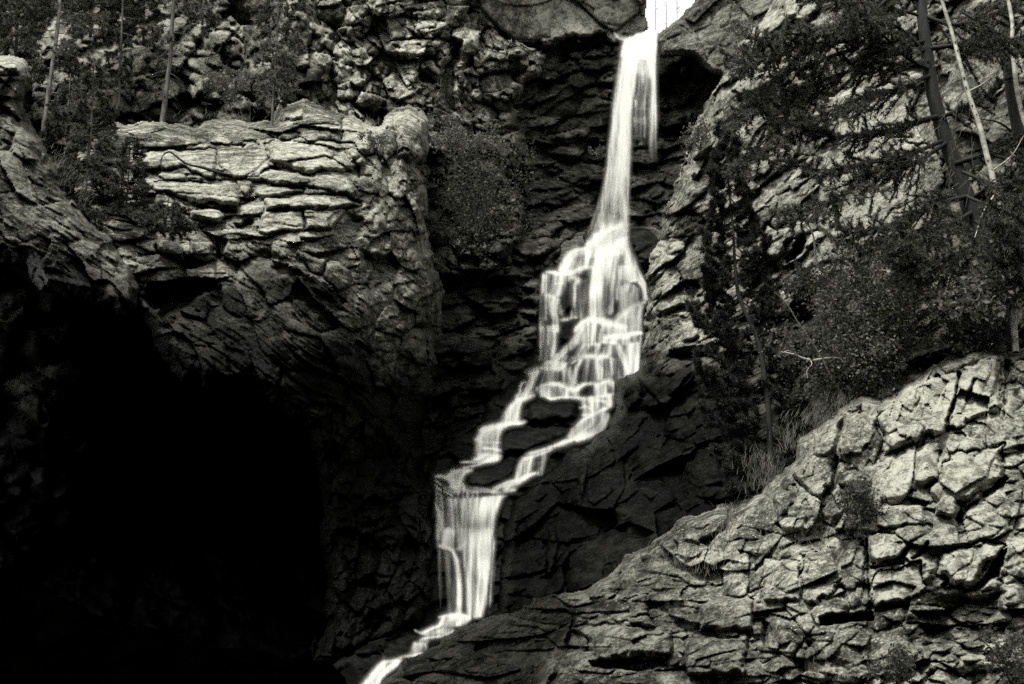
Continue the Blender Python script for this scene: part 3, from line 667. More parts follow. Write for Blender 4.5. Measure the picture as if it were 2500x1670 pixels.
rock_mass('foreground_outcrop', [(2650, 830), (2500, 842), (2440, 846), (2370, 852), (2300, 880), (2232, 922), (2200, 946), (2150, 974), (2110, 962), (2070, 974), (2040, 998), (1985, 1040), (1944, 1078),
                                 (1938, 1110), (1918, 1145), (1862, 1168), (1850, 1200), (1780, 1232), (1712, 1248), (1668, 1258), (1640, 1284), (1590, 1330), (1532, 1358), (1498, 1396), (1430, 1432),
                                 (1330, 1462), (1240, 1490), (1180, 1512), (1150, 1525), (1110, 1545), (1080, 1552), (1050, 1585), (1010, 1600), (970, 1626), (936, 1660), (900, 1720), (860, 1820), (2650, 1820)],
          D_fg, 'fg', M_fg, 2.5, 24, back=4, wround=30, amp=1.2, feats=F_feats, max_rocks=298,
          styles=[('fg_vert', [(2140, 930), (2480, 840), (2480, 1080), (2160, 1240), (1900, 1300), (1900, 1050)], 20), ('strata', [(1200, 1400), (1700, 1400), (1860, 1560), (1860, 1830), (850, 1830), (850, 1600)], 50),
                  ('strata', [(2240, 1480), (2440, 1440), (2480, 1640), (2260, 1640)], 20)],
          wet_shades=[([(1200, 1440), (1640, 1280), (1680, 1440), (1860, 1500), (1860, 1830), (1240, 1830)], .45, 60), ([(850, 1480), (1330, 1420), (1460, 1500), (1380, 1600), (1300, 1830), (800, 1830)], .93, 60),
                ([(1860, 1480), (2650, 1500), (2650, 1830), (1860, 1830)], .16, 60)],
          tones=[([(2140, 900), (2460, 840), (2460, 1200), (2300, 1400), (2130, 1500), (2110, 1200)], .10, 30)])

# ------------------------------------------------------------------ water
def water_material():
    m, N, L = new_mat('falling_water')
    de = N.new('ShaderNodeAttribute'); de.attribute_name = 'dens'
    d = N.new('ShaderNodeBsdfDiffuse'); d.inputs['Color'].default_value = (0.58, 0.58, 0.52, 1)
    t = N.new('ShaderNodeBsdfTranslucent'); t.inputs['Color'].default_value = (0.58, 0.58, 0.52, 1)
    w = N.new('ShaderNodeMixShader'); w.inputs[0].default_value = 0.35; L.new(d.outputs[0], w.inputs[1]); L.new(t.outputs[0], w.inputs[2])
    tr = N.new('ShaderNodeBsdfTransparent')
    mx = N.new('ShaderNodeMixShader'); L.new(de.outputs['Fac'], mx.inputs[0]); L.new(tr.outputs[0], mx.inputs[1]); L.new(w.outputs[0], mx.inputs[2])
    o = N.new('ShaderNodeOutputMaterial'); L.new(mx.outputs[0], o.inputs['Surface'])
    return m
M_water = water_material()

def bilin(xs, ys, A, x, y):
    fx = np.clip((x - xs[0]) / (xs[1] - xs[0]), 0, len(xs) - 1.001); fy = np.clip((y - ys[0]) / (ys[1] - ys[0]), 0, len(ys) - 1.001)
    i = fx.astype(int); j = fy.astype(int); fx -= i; fy -= j
    return (A[j, i] * (1 - fx) + A[j, i + 1] * fx) * (1 - fy) + (A[j + 1, i] * (1 - fx) + A[j + 1, i + 1] * fx) * fy

WX = np.arange(780, 1660, 6.0); WY = np.arange(40, 1800, 6.0)
def water_bed():
    GX, GY = np.meshgrid(WX, WY)
    D = np.full(GX.shape, 1e3)
    for nm in ('cascade_bed', 'back_wall', 'middle_wall'):
        xs, ys, Yd, dn = SURF[nm]
        inside = (GX > xs[0]) & (GX < xs[-2]) & (GY > ys[0]) & (GY < ys[-2])
        v = bilin(xs, ys, Yd, GX, GY); q = bilin(xs, ys, dn, GX, GY)
        D = np.where(inside & (q > 8), np.minimum(D, v), D)
    # water rides over the blocks: nearest rock within a few px, then eased
    M = D.copy()
    for _ in range(2):
        for sh in ((0, 1), (0, -1), (1, 1), (1, -1)):
            M = np.minimum(M, np.roll(M, sh[1], sh[0]))
    for _ in range(40):                                     # carry the bed on past its own edge
        N4 = np.minimum(np.minimum(np.roll(M, 1, 0), np.roll(M, -1, 0)), np.minimum(np.roll(M, 1, 1), np.roll(M, -1, 1)))
        M = np.where(M > 500, N4, M)
    M[M > 500] = 60
    for _ in range(14):
        M = (M + np.roll(M, 1, 0) + np.roll(M, -1, 0) + np.roll(M, 1, 1) + np.roll(M, -1, 1)) / 5
    return M
BEDM = water_bed()
def bedY(x, y): return bilin(WX, WY, BEDM, np.asarray(x, float), np.asarray(y, float))

def curve(pts, n):
    P = np.array(pts, float)
    if len(P) == 2: P = np.array([P[0], P[0] * .5 + P[1] * .5, P[1]])
    E = np.vstack([2 * P[0] - P[1], P, 2 * P[-1] - P[-2]])
    seg = np.hypot(*(P[1:] - P[:-1]).T); cum = np.concatenate([[0], np.cumsum(seg)]) / seg.sum()
    t = np.linspace(0, 1, n); k = np.clip(np.searchsorted(cum, t, 'right') - 1, 0, len(P) - 2)
    f = ((t - cum[k]) / (cum[k + 1] - cum[k]))[:, None]
    a, b, c, d = E[k], E[k + 1], E[k + 2], E[k + 3]
    return 0.5 * (2 * b + (c - a) * f + (2 * a - 5 * b + 4 * c - d) * f * f + (3 * b - a - 3 * c + d) * f ** 3)

# the water of each run is one thin sheet; how much water there is at a point adds up from the threads and veils that pass it
_wi = [0]
RS = 2.0
class Run:
    def __init__(r, x0, x1, y0, y1):
        r.x0, r.y0 = x0, y0; r.nx = int((x1 - x0) / RS) + 1; r.ny = int((y1 - y0) / RS) + 1
        r.D = np.zeros((r.ny, r.nx))
RUN = [None]
def blur(A, n):
    for _ in range(n):
        A = (np.roll(A, 1, 0) + 2 * A + np.roll(A, -1, 0)) / 4
        A = (np.roll(A, 1, 1) + 2 * A + np.roll(A, -1, 1)) / 4
    return A

def lay(X, Y, dd, su, sv, soft):
    r = RUN[0]
    n = fbm(su, sv, 100 + _wi[0], 3)
    k = 1 + n * 2.4 * (0.22 + np.clip(1 - dd, 0, 1) * 1.0)
    v = np.clip(dd * k, 0, 1)
    j = np.round((X - r.x0) / RS).astype(int); i = np.round((Y - r.y0) / RS).astype(int)
    ok = (i > 0) & (j > 0) & (i < r.ny - 1) & (j < r.nx - 1)
    if not ok.any(): return
    i, j, v = i[ok], j[ok], v[ok]
    P = 10
    i0, i1 = max(i.min() - P, 0), min(i.max() + P, r.ny); j0, j1 = max(j.min() - P, 0), min(j.max() + P, r.nx)
    T = np.zeros((i1 - i0, j1 - j0))
    np.maximum.at(T, (i - i0, j - j0), v)
    T = blur(T, soft)
    r.D[i0:i1, j0:j1] = 1 - (1 - r.D[i0:i1, j0:j1]) * (1 - np.clip(T, 0, 1))

def sheet(L, Rr, dens, el=0.25, er=0.25, name='water_sheet', Yf=None, fade=(0.0, 0.0), streak=1.0, bow=0.12):
    """water running from the first to the last points of its left and right edges"""
    _wi[0] += 1
    Lp, Rp = np.array(L, float), np.array(Rr, float)
    ln = max(np.hypot(*(Lp[1:] - Lp[:-1]).T).sum(), np.hypot(*(Rp[1:] - Rp[:-1]).T).sum())
    wd = np.hypot(*(curve(L, 9) - curve(Rr, 9)).T).max()
    nv = int(max(8, ln / 1.3)); nu = int(max(6, wd / 1.3))
    A, B = curve(L, nv), curve(Rr, nv)
    u = np.linspace(0, 1, nu)[None, :]; t = np.linspace(0, 1, nv)[:, None]
    X = A[:, :1] * (1 - u) + B[:, :1] * u; Y = A[:, 1:] * (1 - u) + B[:, 1:] * u
    dd = np.interp(t, *zip(*dens)) if isinstance(dens, (list, tuple)) else np.full(t.shape, float(dens))
    dd = dd * (sstep(0, el, u) if el > 0 else 1.0) * (sstep(0, er, 1 - u) if er > 0 else 1.0)
    if fade[0]: dd = dd * sstep(0, fade[0], t)
    if fade[1]: dd = dd * sstep(0, fade[1], 1 - t)
    dd = dd * np.ones_like(X)
    if name == 'water_strand': dd = dd * (0.95 + 0.8 * vnoise(t * ln / 34, u * .0, _wi[0] + 3))
    elif Yf is None: dd = dd * (0.80 + 0.6 * fbm(u * wd / 16, t * ln / 120, _wi[0] + 5, 2))
    lay(X, Y, dd, u * wd / 5.0 / streak + _wi[0] * 37.3 + 0 * t, t * ln / 110 + 0 * u, 1 if name == 'water_strand' else 2)

def strand(pts, w, dens, fade=(0.12, 0.12), name='water_strand', **k):
    P = curve(pts, 40)
    w = [q * 1.6 + 1.6 for q in w] if isinstance(w, (list, tuple)) else w
    dens = dens * .80 if not isinstance(dens, list) else dens
    T = np.gradient(P, axis=0); T /= np.hypot(*T.T)[:, None] + 1e-9
    Nn = np.stack([-T[:, 1], T[:, 0]], -1)
    ww = np.interp(np.linspace(0, 1, len(P)), np.linspace(0, 1, len(w)), w)[:, None] if isinstance(w, (list, tuple)) else w
    sheet(P + Nn * ww * .5, P - Nn * ww * .5, dens, .5, .5, name, fade=fade, **k)

def veil(top, bot, d0, d1, el=.12, er=.12, name='water_veil', fade=(0.0, 0.0), streak=1.0):
    """a thin curtain falling from one line to another, fullest at its lip"""
    _wi[0] += 1
    A, B = curve(top, 8), curve(bot, 8)
    wd = np.hypot(*(A[1:] - A[:-1]).T).sum(); ln = np.hypot(*(A - B).T).mean()
    nu = int(max(8, max(wd, np.hypot(*(B[1:] - B[:-1]).T).sum()) / 1.3)); nv = int(max(6, np.hypot(*(A - B).T).max() / 1.3))
    A, B = curve(top, nu), curve(bot, nu)
    u = np.linspace(0, 1, nu)[None, :]; t = np.linspace(0, 1, nv)[:, None]
    X = A[:, 0][None] * (1 - t) + B[:, 0][None] * t; Y = A[:, 1][None] * (1 - t) + B[:, 1][None] * t
    dd = .95 * d1 + (1.15 * d0 - .95 * d1) * np.exp(-5.0 * t) + .3 * (d0 - d1) * (1 - t)
    dd = dd * sstep(0, el, u) * sstep(0, er, 1 - u) * sstep(0, .06, t)
    dd = dd * (0.92 + 0.9 * (vnoise(u * wd / 15, t * 1.2, _wi[0])))
    if fade[0]: dd = dd * sstep(0, fade[0], t)
    if fade[1]: dd = dd * sstep(0, fade[1], 1 - t)
    lay(X, Y, dd, u * wd / 4.2 + _wi[0] * 37.3 + 0 * t, t * ln / 110 + 0 * u, 2)

K = 5.8075
def fr(ox, oy):
    return lambda *p: [(ox + p[i] / K, oy + p[i + 1] / K) for i in range(0, len(p), 2)]
A_, B_, C_, D_, T_ = fr(1240, 540), fr(1240, 800), fr(1020, 1030), fr(860, 1400), fr(1400, 40)

def finish_water(label, Yfun, mist=.30, gam=1.6):
    r = RUN[0]
    fine = np.mgrid[0:r.ny, 0:r.nx]
    thr = fbm(fine[1] / 1.7 + .6 * vnoise(fine[0] / 40, fine[1] / 9, 5), fine[0] / 26, 501, 3)      # hair-fine threads in the falling water
    D = np.clip(r.D, 0, 1) ** gam
    D = np.clip(D * (1 + thr * 1.3 * (1.15 - D)), 0, 1)
    r.D = D
    D = 1 - (1 - D) * (1 - mist * np.clip(blur(r.D, 10) * 1.1, 0, 1)) * (1 - .12 * blur(r.D, 50))
    D = np.clip(D - .012, 0, .96)
    ys, xs = np.mgrid[0:r.ny, 0:r.nx]
    X = r.x0 + xs * RS; Y = r.y0 + ys * RS
    V = pt(X, Y, Yfun(X, Y)).reshape(-1, 3)
    ok = D > .012
    o2 = ok[:-1, :-1] | ok[1:, :-1] | ok[1:, 1:] | ok[:-1, 1:]
    idx = np.arange(X.size).reshape(X.shape)
    Fq = np.stack([idx[:-1, :-1], idx[1:, :-1], idx[1:, 1:], idx[:-1, 1:]], -1)[o2]
    us, inv = np.unique(Fq, return_inverse=True)
    return link(label, make_mesh(label, V[us], inv.reshape(Fq.shape), {'dens': D.ravel()[us]}, (M_water,), smooth=True), None, kind='structure')
RUN[0] = Run(1400, 1660, 50, 640)

# the free fall from the lip: it leaves the rock and comes down clear of the wall
def fallY(X, Y, u, t):
    k = np.clip((Y - 75) / 480, 0, 1)
    return 65.2 - 2.6 * np.sqrt(k) - 0.5 * k
sheet(T_(730, 310, 692, 370, 668, 440, 645, 560), T_(1235, 190, 1195, 260, 1184, 420, 1172, 640), [(0, .9), (.2, 1), (1, .97)], .10, .05, Yf=fallY)
sheet(T_(860, 255, 800, 330, 740, 480), T_(1240, 190, 1200, 250, 1188, 420), 1.0, .2, .05, Yf=fallY)
sheet(T_(700, 350, 655, 500, 610, 780, 572, 1050, 532, 1350, 508, 1568) + [(1472, 411), (1460, 465), (1438, 530), (1410, 596)],
      T_(1040, 480, 950, 640, 915, 800, 905, 950, 875, 1150, 852, 1350, 842, 1568) + [(1542, 376), (1540, 465), (1543, 596)],
      [(0, .98), (.25, .88), (.5, .66), (.75, .42), (.92, .46), (1, .55)], .24, .12, Yf=fallY, streak=1.1, fade=(0, .1))
sheet(T_(760, 400, 720, 700, 690, 1000, 660, 1400) + [(1500, 420), (1488, 480), (1480, 562)], T_(960, 500, 880, 760, 850, 1000, 800, 1400) + [(1528, 420), (1524, 480), (1528, 562)],
      [(0, .7), (.4, .42), (1, .16)], .4, .4, Yf=fallY, streak=1.6)
sheet(T_(1000, 520, 1055, 660, 1088, 850, 1098, 1100, 1085, 1400, 1080, 1568) + [(1582, 370), (1592, 430)], T_(1188, 400, 1166, 650, 1168, 900, 1172, 1200, 1184, 1568) + [(1605, 370), (1607, 430)],
      [(0, 1), (.4, .9), (.7, .55), (1, .2)], .28, .10, Yf=fallY, streak=1.2, fade=(0, .5))
strand(T_(905, 860, 925, 700, 965, 600, 1020, 562, 1070, 620, 1092, 760, 1100, 900), [30, 26, 24, 24, 22, 16], .85, Yf=fallY)
sheet(T_(930, 640, 900, 900, 860, 1200, 850, 1500) + [(1545, 380)], T_(1080, 640, 1100, 900, 1110, 1200, 1130, 1500) + [(1590, 380)], [(0, .42), (.3, .2), (.8, .2), (1, .0)], .1, .1, fade=(0, .5), Yf=fallY, name='water_veil')
for q in ((T_(960, 745, 990, 810, 985, 950), 1.6), (T_(1030, 690, 1000, 790, 985, 830), 1.6), (T_(930, 1400, 955, 1470, 958, 1568) + [(1567, 360)], 1.6), (T_(1005, 1400, 1008, 1568) + [(1573, 340)], 1.3),
          (T_(880, 1180, 878, 1290), 1.2), (T_(905, 1190, 903, 1280), 1.2), (T_(990, 1200, 990, 1300), 1.2), (T_(1020, 1190, 1022, 1270), 1.0), (T_(860, 1420, 858, 1568), 1.4), (T_(762, 1400, 762, 1568), 2)):
    strand(q[0], q[1] * 1.8, .62, Yf=lambda X, Y, u, t: fallY(X, Y, u, t) - .1)
strand(T_(585, 215, 610, 260, 660, 300, 760, 322), [4, 9, 12, 10], .7, Yf=lambda X, Y, u, t: 0 * X + 65.2)
finish_water('waterfall', lambda X, Y: fallY(X, Y, 0, 0), .18, 1.5)
RUN[0] = Run(780, 1660, 520, 1760)

# ---- the cascade: broad middle tier
sheet(A_(1250, -40, 1225, 60, 1180, 160, 1100, 300), A_(1715, -40, 1715, 60, 1705, 160, 1700, 330), [(0, .35), (.4, .62), (1, .85)], .35, .15, fade=(.3, 0))
strand(A_(1100, 400, 1180, 290, 1290, 200, 1420, 135, 1560, 102, 1700, 100), [10, 16, 20, 16, 12, 9], .95)
strand(A_(1690, 100, 1900, 90, 2080, 105, 2180, 180), [3, 2.5, 2, 3], .42)
veil(A_(1560, 110, 1720, 110), A_(1540, 330, 1700, 360), .6, .4)
sheet(A_(1210, 200, 1160, 330, 1120, 420, 1080, 520), A_(1600, 180, 1650, 300, 1690, 360, 1700, 460), .85, .2, .2)
strand(A_(1190, 330, 1330, 296, 1480, 300, 1600, 330, 1700, 372), [12, 20, 20, 18, 12], .95)
sheet(A_(1215, 320, 1185, 500, 1165, 700, 1140, 900, 1130, 1150, 1130, 1400), A_(1620, 340, 1520, 520, 1420, 700, 1390, 900, 1375, 1150, 1390, 1410),
      [(0, 1), (.2, .95), (.5, .8), (.8, .55), (1, .6)], .28, .35, streak=1.4)
sheet(A_(1180, 180, 1000, 420, 900, 620, 760, 730), A_(1700, 140, 1800, 420, 1900, 640, 1970, 860), [(0, .7), (.4, .42), (1, .16)], .2, .12)
sheet(A_(1240, 300, 1130, 560, 1080, 900, 1060, 1400), A_(1680, 300, 1640, 560, 1560, 900, 1520, 1400), [(0, .6), (.5, .4), (1, .22)], .35, .35)
sheet(A_(1440, 380, 1400, 600, 1380, 900, 1370, 1300), A_(1660, 400, 1600, 600, 1560, 900, 1500, 1330), [(0, .75), (.3, .5), (.7, .32), (1, .28)], .1, .25)
sheet(A_(1590, 350, 1620, 480, 1640, 640, 1700, 840), A_(1705, 372, 1790, 500, 1865, 650, 1955, 850), [(0, .9), (.4, .85), (1, .7)], .3, .18)
strand(A_(1548, 665, 1600, 645, 1700, 640, 1790, 648, 1840, 665), [6, 11, 12, 11, 8], .85)
veil(A_(1545, 655, 1840, 655), A_(1540, 1150, 1720, 960), .62, .25)
strand(A_(1575, 660, 1560, 850, 1545, 1000, 1540, 1150), [14, 12, 9, 5], .6)
strand(A_(1720, 858, 1790, 842, 1870, 842, 1958, 856), [5, 9, 11, 10], .9)
sheet(A_(1790, 860, 1870, 930, 1900, 1010, 1900, 1100), A_(1960, 856, 1962, 950, 1972, 1050, 1990, 1118), [(0, .9), (.5, .8), (1, .75)], .45, .06)
veil(A_(1560, 920, 1740, 880, 1880, 960), A_(1530, 1400, 1650, 1290, 1880, 1150), .34, .34)
for x, y0, y1, a in ((1625, 930, 1290, .8), (1665, 1000, 1260, .55), (1690, 990, 1240, .5), (1735, 1000, 1210, .5), (1775, 960, 1190, .6), (1825, 1000, 1170, .5), (1445, 1190, 1330, .6), (1485, 1090, 1310, .7), (1505, 1080, 1160, .7),
                     (1345, 1120, 1330, .4), (905, 1270, 1380, .5), (745, 1180, 1330, .5), (770, 1250, 1350, .4), (520, 1200, 1420, .8), (545, 1180, 1420, .7)):
    strand(A_(x + 3, y0, x - 3, (y0 + y1) / 2, x - 6, y1), [2.2, 2.6, 2.0], a)
strand(A_(1992, 1112, 1890, 1168, 1770, 1215, 1650, 1295, 1570, 1365, 1505, 1445), [13, 12, 11, 11, 13, 14], .98)
# left shoulder of the cone
strand(A_(1150, 380, 1060, 425, 960, 450, 880, 520, 820, 610, 765, 730), [14, 17, 20, 25, 27, 27], .9, fade=(.1, .02))
strand(A_(1020, 300, 940, 400, 860, 480, 790, 600, 740, 690), [12, 16, 16, 14, 10], .35)
strand(A_(860, 470, 980, 418, 1120, 425, 1220, 440), [6, 9, 9, 6], .7)
veil(A_(960, 440, 1190, 440), A_(880, 710, 1170, 660), .5, .38)
sheet(A_(860, 560, 800, 640, 740, 740), A_(1000, 560, 980, 640, 950, 710), .4, .3, .4)
strand(A_(485, 725, 600, 714, 720, 738, 820, 748, 950, 712, 1050, 668, 1180, 655, 1260, 662), [5, 8, 10, 11, 8, 8, 8, 5], .98)
veil(A_(490, 728, 650, 735, 812, 752), A_(462, 1040, 600, 1060, 730, 1060), .55, .40, .05, .05)
strand(A_(528, 735, 520, 880, 505, 1030), [11, 12, 9], .7)
strand(A_(770, 760, 745, 880, 715, 1000, 690, 1070), [18, 22, 20, 16], .75)
strand(A_(660, 890, 720, 878, 800, 880), [3, 5, 3], .5)
strand(A_(480, 1035, 540, 1032, 600, 1058, 680, 1080), [7, 10, 8, 6], .8)
sheet(A_(470, 1040, 462, 1250, 455, 1568), A_(730, 1060, 735, 1250, 710, 1568), [(0, .5), (.4, .34), (1, .28)], .03, .1)
strand(A_(500, 1040, 480, 1200, 465, 1400, 458, 1568), [12, 8, 5, 4], .5)
strand(A_(690, 1060, 655, 1180, 650, 1300, 675, 1420, 672, 1568), [20, 16, 13, 14, 15], .85, fade=(.1, 0))
strand(A_(560, 1120, 600, 1180, 625, 1260, 645, 1350), [5, 5, 5, 5], .45)
sheet(B_(462, -20, 460, 200, 435, 480), B_(715, -20, 705, 200, 650, 440), [(0, .3), (1, .22)], .04, .1)
strand(B_(680, -30, 676, 120, 655, 300, 635, 450), [16, 15, 12, 9], .85, fade=(0, .1))
strand(B_(462, -20, 462, 300), [4, 3], .6); strand(B_(570, -20, 572, 260), [3, 3], .6)
# mid tiers
veil(A_(830, 840, 1000, 800, 1150, 800), A_(740, 1360, 950, 1370, 1140, 1390), .16, .18)
strand(A_(850, 860, 900, 805, 960, 800, 985, 850, 960, 900), [5, 13, 12, 12, 7], .6)
strand(A_(950, 870, 950, 1000, 943, 1150, 938, 1240), [8, 4, 3, 2], .8)
strand(A_(730, 1400, 820, 1392, 900, 1372, 1000, 1362), [5, 8, 6, 3], .55)
strand(A_(930, 1600, 1000, 1510, 1080, 1435, 1180, 1395, 1300, 1408, 1410, 1428, 1520, 1448, 1640, 1475, 1710, 1520), [9, 12, 14, 13, 13, 15, 14, 10, 6], .98)
veil(A_(1010, 1510, 1170, 1410, 1420, 1440, 1700, 1490), B_(900, 230, 1150, 240, 1320, 180, 1700, 150), .85, .38, .1, .05, streak=1)
veil(A_(1520, 1440, 1640, 1300, 1760, 1230, 1900, 1180), B_(1480, 100, 1600, 110, 1740, 110, 1870, 90), .5, .5)
strand(A_(1895, 1170, 1860, 1300, 1852, 1450, 1850, 1600), [12, 13, 14, 14], .75)
strand(A_(1800, 1220, 1760, 1300, 1775, 1400, 1780, 1568), [7, 8, 9, 12], .5)
strand(A_(1700, 1340, 1740, 1360, 1780, 1350), [3, 4, 3], .5)
strand(B_(1060, -20, 980, 110, 900, 240, 800, 355, 700, 450, 600, 540), [11, 14, 15, 17, 20, 20], .85, fade=(.05, .05))
strand(B_(1150, -20, 1040, 120, 960, 220, 860, 330), [20, 20, 16, 10], .4)
strand(B_(1300, 135, 1500, 124, 1700, 104, 1850, 84, 1935, 98), [7, 10, 12, 13, 9], .95)
veil(B_(1320, 132, 1600, 118, 1870, 90), B_(1300, 220, 1600, 235, 1860, 190), .65, .6)
strand(B_(1140, 245, 1290, 230, 1345, 200, 1410, 208, 1480, 212, 1530, 215, 1600, 245, 1690, 215, 1780, 208, 1870, 170), [4, 6, 7, 7, 7, 7, 7, 7, 7, 8], .85)
veil(B_(1000, 240, 1290, 235, 1560, 240), B_(860, 460, 1150, 400, 1560, 410), .38, .28)
strand(B_(1462, 240, 1448, 320, 1440, 400), [11, 10, 9], .7)
strand(B_(1290, 230, 1270, 300, 1260, 390), [6, 6, 5], .35)
strand(B_(1545, 225, 1600, 370, 1670, 500, 1700, 600, 1712, 690), [12, 17, 19, 17, 15], .88)
veil(B_(1580, 240, 1720, 215, 1870, 180), B_(1560, 760, 1700, 700, 1825, 680), .6, .42, .02, .02)
strand(B_(1862, 110, 1852, 300, 1835, 480, 1815, 680), [11, 11, 12, 13], .85, fade=(.05, .02))
strand(B_(1715, 240, 1722, 380, 1735, 500, 1740, 660), [9, 8, 7, 5], .7)
strand(B_(1780, 230, 1790, 400, 1775, 560, 1760, 680), [10, 9, 8, 8], .6)
strand(B_(868, 560, 920, 490, 1000, 445, 1070, 415, 1140, 398, 1260, 404, 1400, 402, 1500, 420), [7, 9, 10, 11, 11, 10, 10, 7], .95)
sheet(B_(1000, 460, 930, 560, 910, 680, 900, 800), B_(1080, 450, 1020, 580, 990, 700, 985, 800), [(0, .8), (.5, .68), (1, .6)], .35, .35)
strand(B_(885, 540, 872, 640, 885, 740), [5, 5, 5], .6)
veil(B_(1060, 415, 1300, 412, 1590, 420), B_(1000, 790, 1260, 800, 1580, 740), .38, .24)
strand(B_(1245, 412, 1260, 520, 1275, 640, 1285, 760), [10, 9, 6, 4], .65)
strand(B_(1450, 420, 1470, 560, 1480, 690), [8, 6, 5], .55); strand(B_(1335, 560, 1330, 740), [2.5, 2], .6); strand(B_(1300, 520, 1305, 760), [2.5, 2], .5)
veil(B_(500, 475, 640, 465, 860, 500), B_(440, 580, 620, 580, 820, 585), .5, .7)
sheet(B_(760, 380, 640, 470, 560, 560), B_(960, 420, 900, 500, 850, 590), .32, .3, .3)
strand(B_(190, 655, 300, 610, 420, 578, 560, 574, 700, 580, 810, 584), [5, 10, 14, 13, 11, 9], .95)
strand(B_(790, 582, 835, 605, 858, 680, 868, 760, 875, 810), [8, 9, 8, 8, 9], .92)
sheet(B_(250, 650, 290, 720, 230, 850, 120, 1000), B_(500, 590, 440, 680, 400, 800, 340, 950), [(0, .8), (.4, .78), (1, .72)], .35, .3)
strand(B_(270, 760, 195, 790, 165, 860, 160, 930, 100, 990), [4, 5, 5, 6, 8], .6)
veil(B_(490, 590, 850, 590), B_(430, 810, 870, 815), .36, .30)
strand(B_(590, 590, 590, 780), [9, 8], .4)
strand(B_(860, 540, 900, 660, 905, 780, 900, 850), [8, 8, 9, 11], .55)
strand(B_(330, 965, 430, 870, 520, 820, 620, 796, 720, 800, 800, 815, 900, 850, 980, 865, 1040, 820, 1120, 800, 1220, 798, 1320, 790, 1420, 762, 1565, 752), [12, 12, 10, 9, 9, 10, 14, 14, 10, 7, 8, 10, 11, 8], .98)
veil(B_(800, 830, 900, 860, 1010, 860), B_(790, 1000, 930, 1000, 1040, 1000), .75, .55)
veil(B_(1200, 800, 1360, 780, 1530, 760), B_(1200, 995, 1380, 965, 1525, 945), .75, .6)
veil(B_(560, 820, 660, 806, 800, 830), B_(600, 1010, 700, 1000, 830, 995), .35, .25)
veil(B_(440, 900, 520, 840, 600, 840), B_(440, 970, 530, 980, 610, 1010), .5, .45)
strand(B_(80, 1012, 220, 990, 330, 960, 400, 955), [10, 14, 14, 8], .9)
strand(B_(450, 968, 540, 985, 620, 1012, 740, 992, 860, 985, 980, 996, 1100, 1006, 1230, 1000, 1380, 960, 1540, 934), [4, 4, 5, 5, 8, 10, 12, 12, 10, 9], .95)
# right branch below the dark boulder
sheet(B_(960, 1000, 1010, 1120, 1035, 1240, 1010, 1350, 905, 1475, 845, 1568), B_(1535, 945, 1525, 1110, 1435, 1145, 1400, 1260, 1385, 1370, 1090, 1580),
      [(0, .62), (.3, .5), (.6, .5), (1, .6)], .12, .08)
strand(B_(1120, 1040, 1260, 1028, 1380, 1048, 1420, 1090, 1465, 1130), [6, 7, 6, 6, 4], .85)
strand(B_(1000, 1140, 1090, 1120, 1160, 1135, 1200, 1175, 1225, 1210), [5, 7, 7, 6, 4], .8)
strand(B_(1030, 1240, 1150, 1240, 1250, 1215, 1340, 1165, 1440, 1135), [6, 7, 8, 7, 5], .85)
strand(B_(1240, 1220, 1100, 1290, 990, 1380, 900, 1480, 840, 1590), [6, 7, 8, 8, 8], .8)
strand(B_(1390, 1180, 1375, 1290, 1320, 1400, 1220, 1470, 1090, 1530, 950, 1590), [14, 18, 22, 21, 18, 12], .95, fade=(.1, .02))
strand(C_(2420, 150, 2280, 220, 2100, 285, 1950, 340, 1800, 392, 1640, 440, 1490, 492), [16, 16, 13, 8, 7, 9, 8], .92, fade=(.02, .15))
strand(C_(1940, 372, 1800, 430, 1660, 480, 1500, 540), [3, 6, 7, 5], .7)
sheet(C_(1475, 500, 1415, 610, 1385, 720, 1350, 850), C_(1670, 480, 1655, 600, 1640, 700, 1590, 800), [(0, .72), (.5, .68), (1, .75)], .1, .2)
sheet(C_(1650, 480, 1640, 620, 1600, 760), C_(1890, 390, 1880, 560, 1790, 750), [(0, .3), (.5, .24), (1, .3)], .05, .15)
strand(C_(1640, 640, 1660, 600, 1720, 580, 1780, 570), [3, 3, 2, 2], .7)
strand(C_(1730, 724, 1640, 735, 1540, 780, 1430, 845, 1300, 870, 1180, 915, 1040, 970), [4, 9, 12, 14, 12, 9, 8], .92)
strand(C_(1415, 955, 1320, 965, 1220, 985, 1120, 995, 1000, 985), [3, 7, 8, 8, 6], .85)
veil(C_(1240, 900, 1460, 860), C_(1180, 980, 1400, 960), .35, .35)
strand(C_(1290, 1040, 1200, 1058, 1080, 1062, 980, 1060), [3, 4, 5, 5], .6)
# left branch
sheet([(1262, 972), (1238, 992), (1222, 1015), (1210, 1046)], B_(250, 1000, 205, 1100, 195, 1200, 185, 1310), [(0, .92), (.4, .82), (1, .6)], .25, .2)
strand([(1166, 1056), (1190, 1046), (1220, 1040), (1245, 1034), (1270, 1030), (1292, 1029)], [5, 9, 10, 8, 5, 3], .92)
sheet(C_(870, 110, 805, 220, 790, 330, 770, 480), C_(1330, 40, 1230, 130, 1195, 300, 1190, 490), [(0, .95), (.3, .82), (.6, .6), (1, .6)], .2, .2)
strand(C_(840, 130, 960, 80, 1100, 52, 1250, 32, 1400, 25, 1530, 20), [9, 12, 12, 9, 5, 3], .9)
strand(C_(790, 255, 850, 250, 895, 280, 905, 350), [6, 6, 5, 4], .6)
strand(C_(900, 372, 1050, 380, 1195, 412), [5, 4, 3], .7); strand(C_(910, 290, 1060, 295, 1190, 295), [3, 3, 2], .45)
veil(C_(860, 440, 1030, 450, 1215, 480), C_(740, 540, 900, 550, 1080, 545), .65, .75)
strand(C_(1215, 485, 1090, 540, 900, 552, 740, 560, 560, 570), [5, 10, 10, 7, 3], .85)
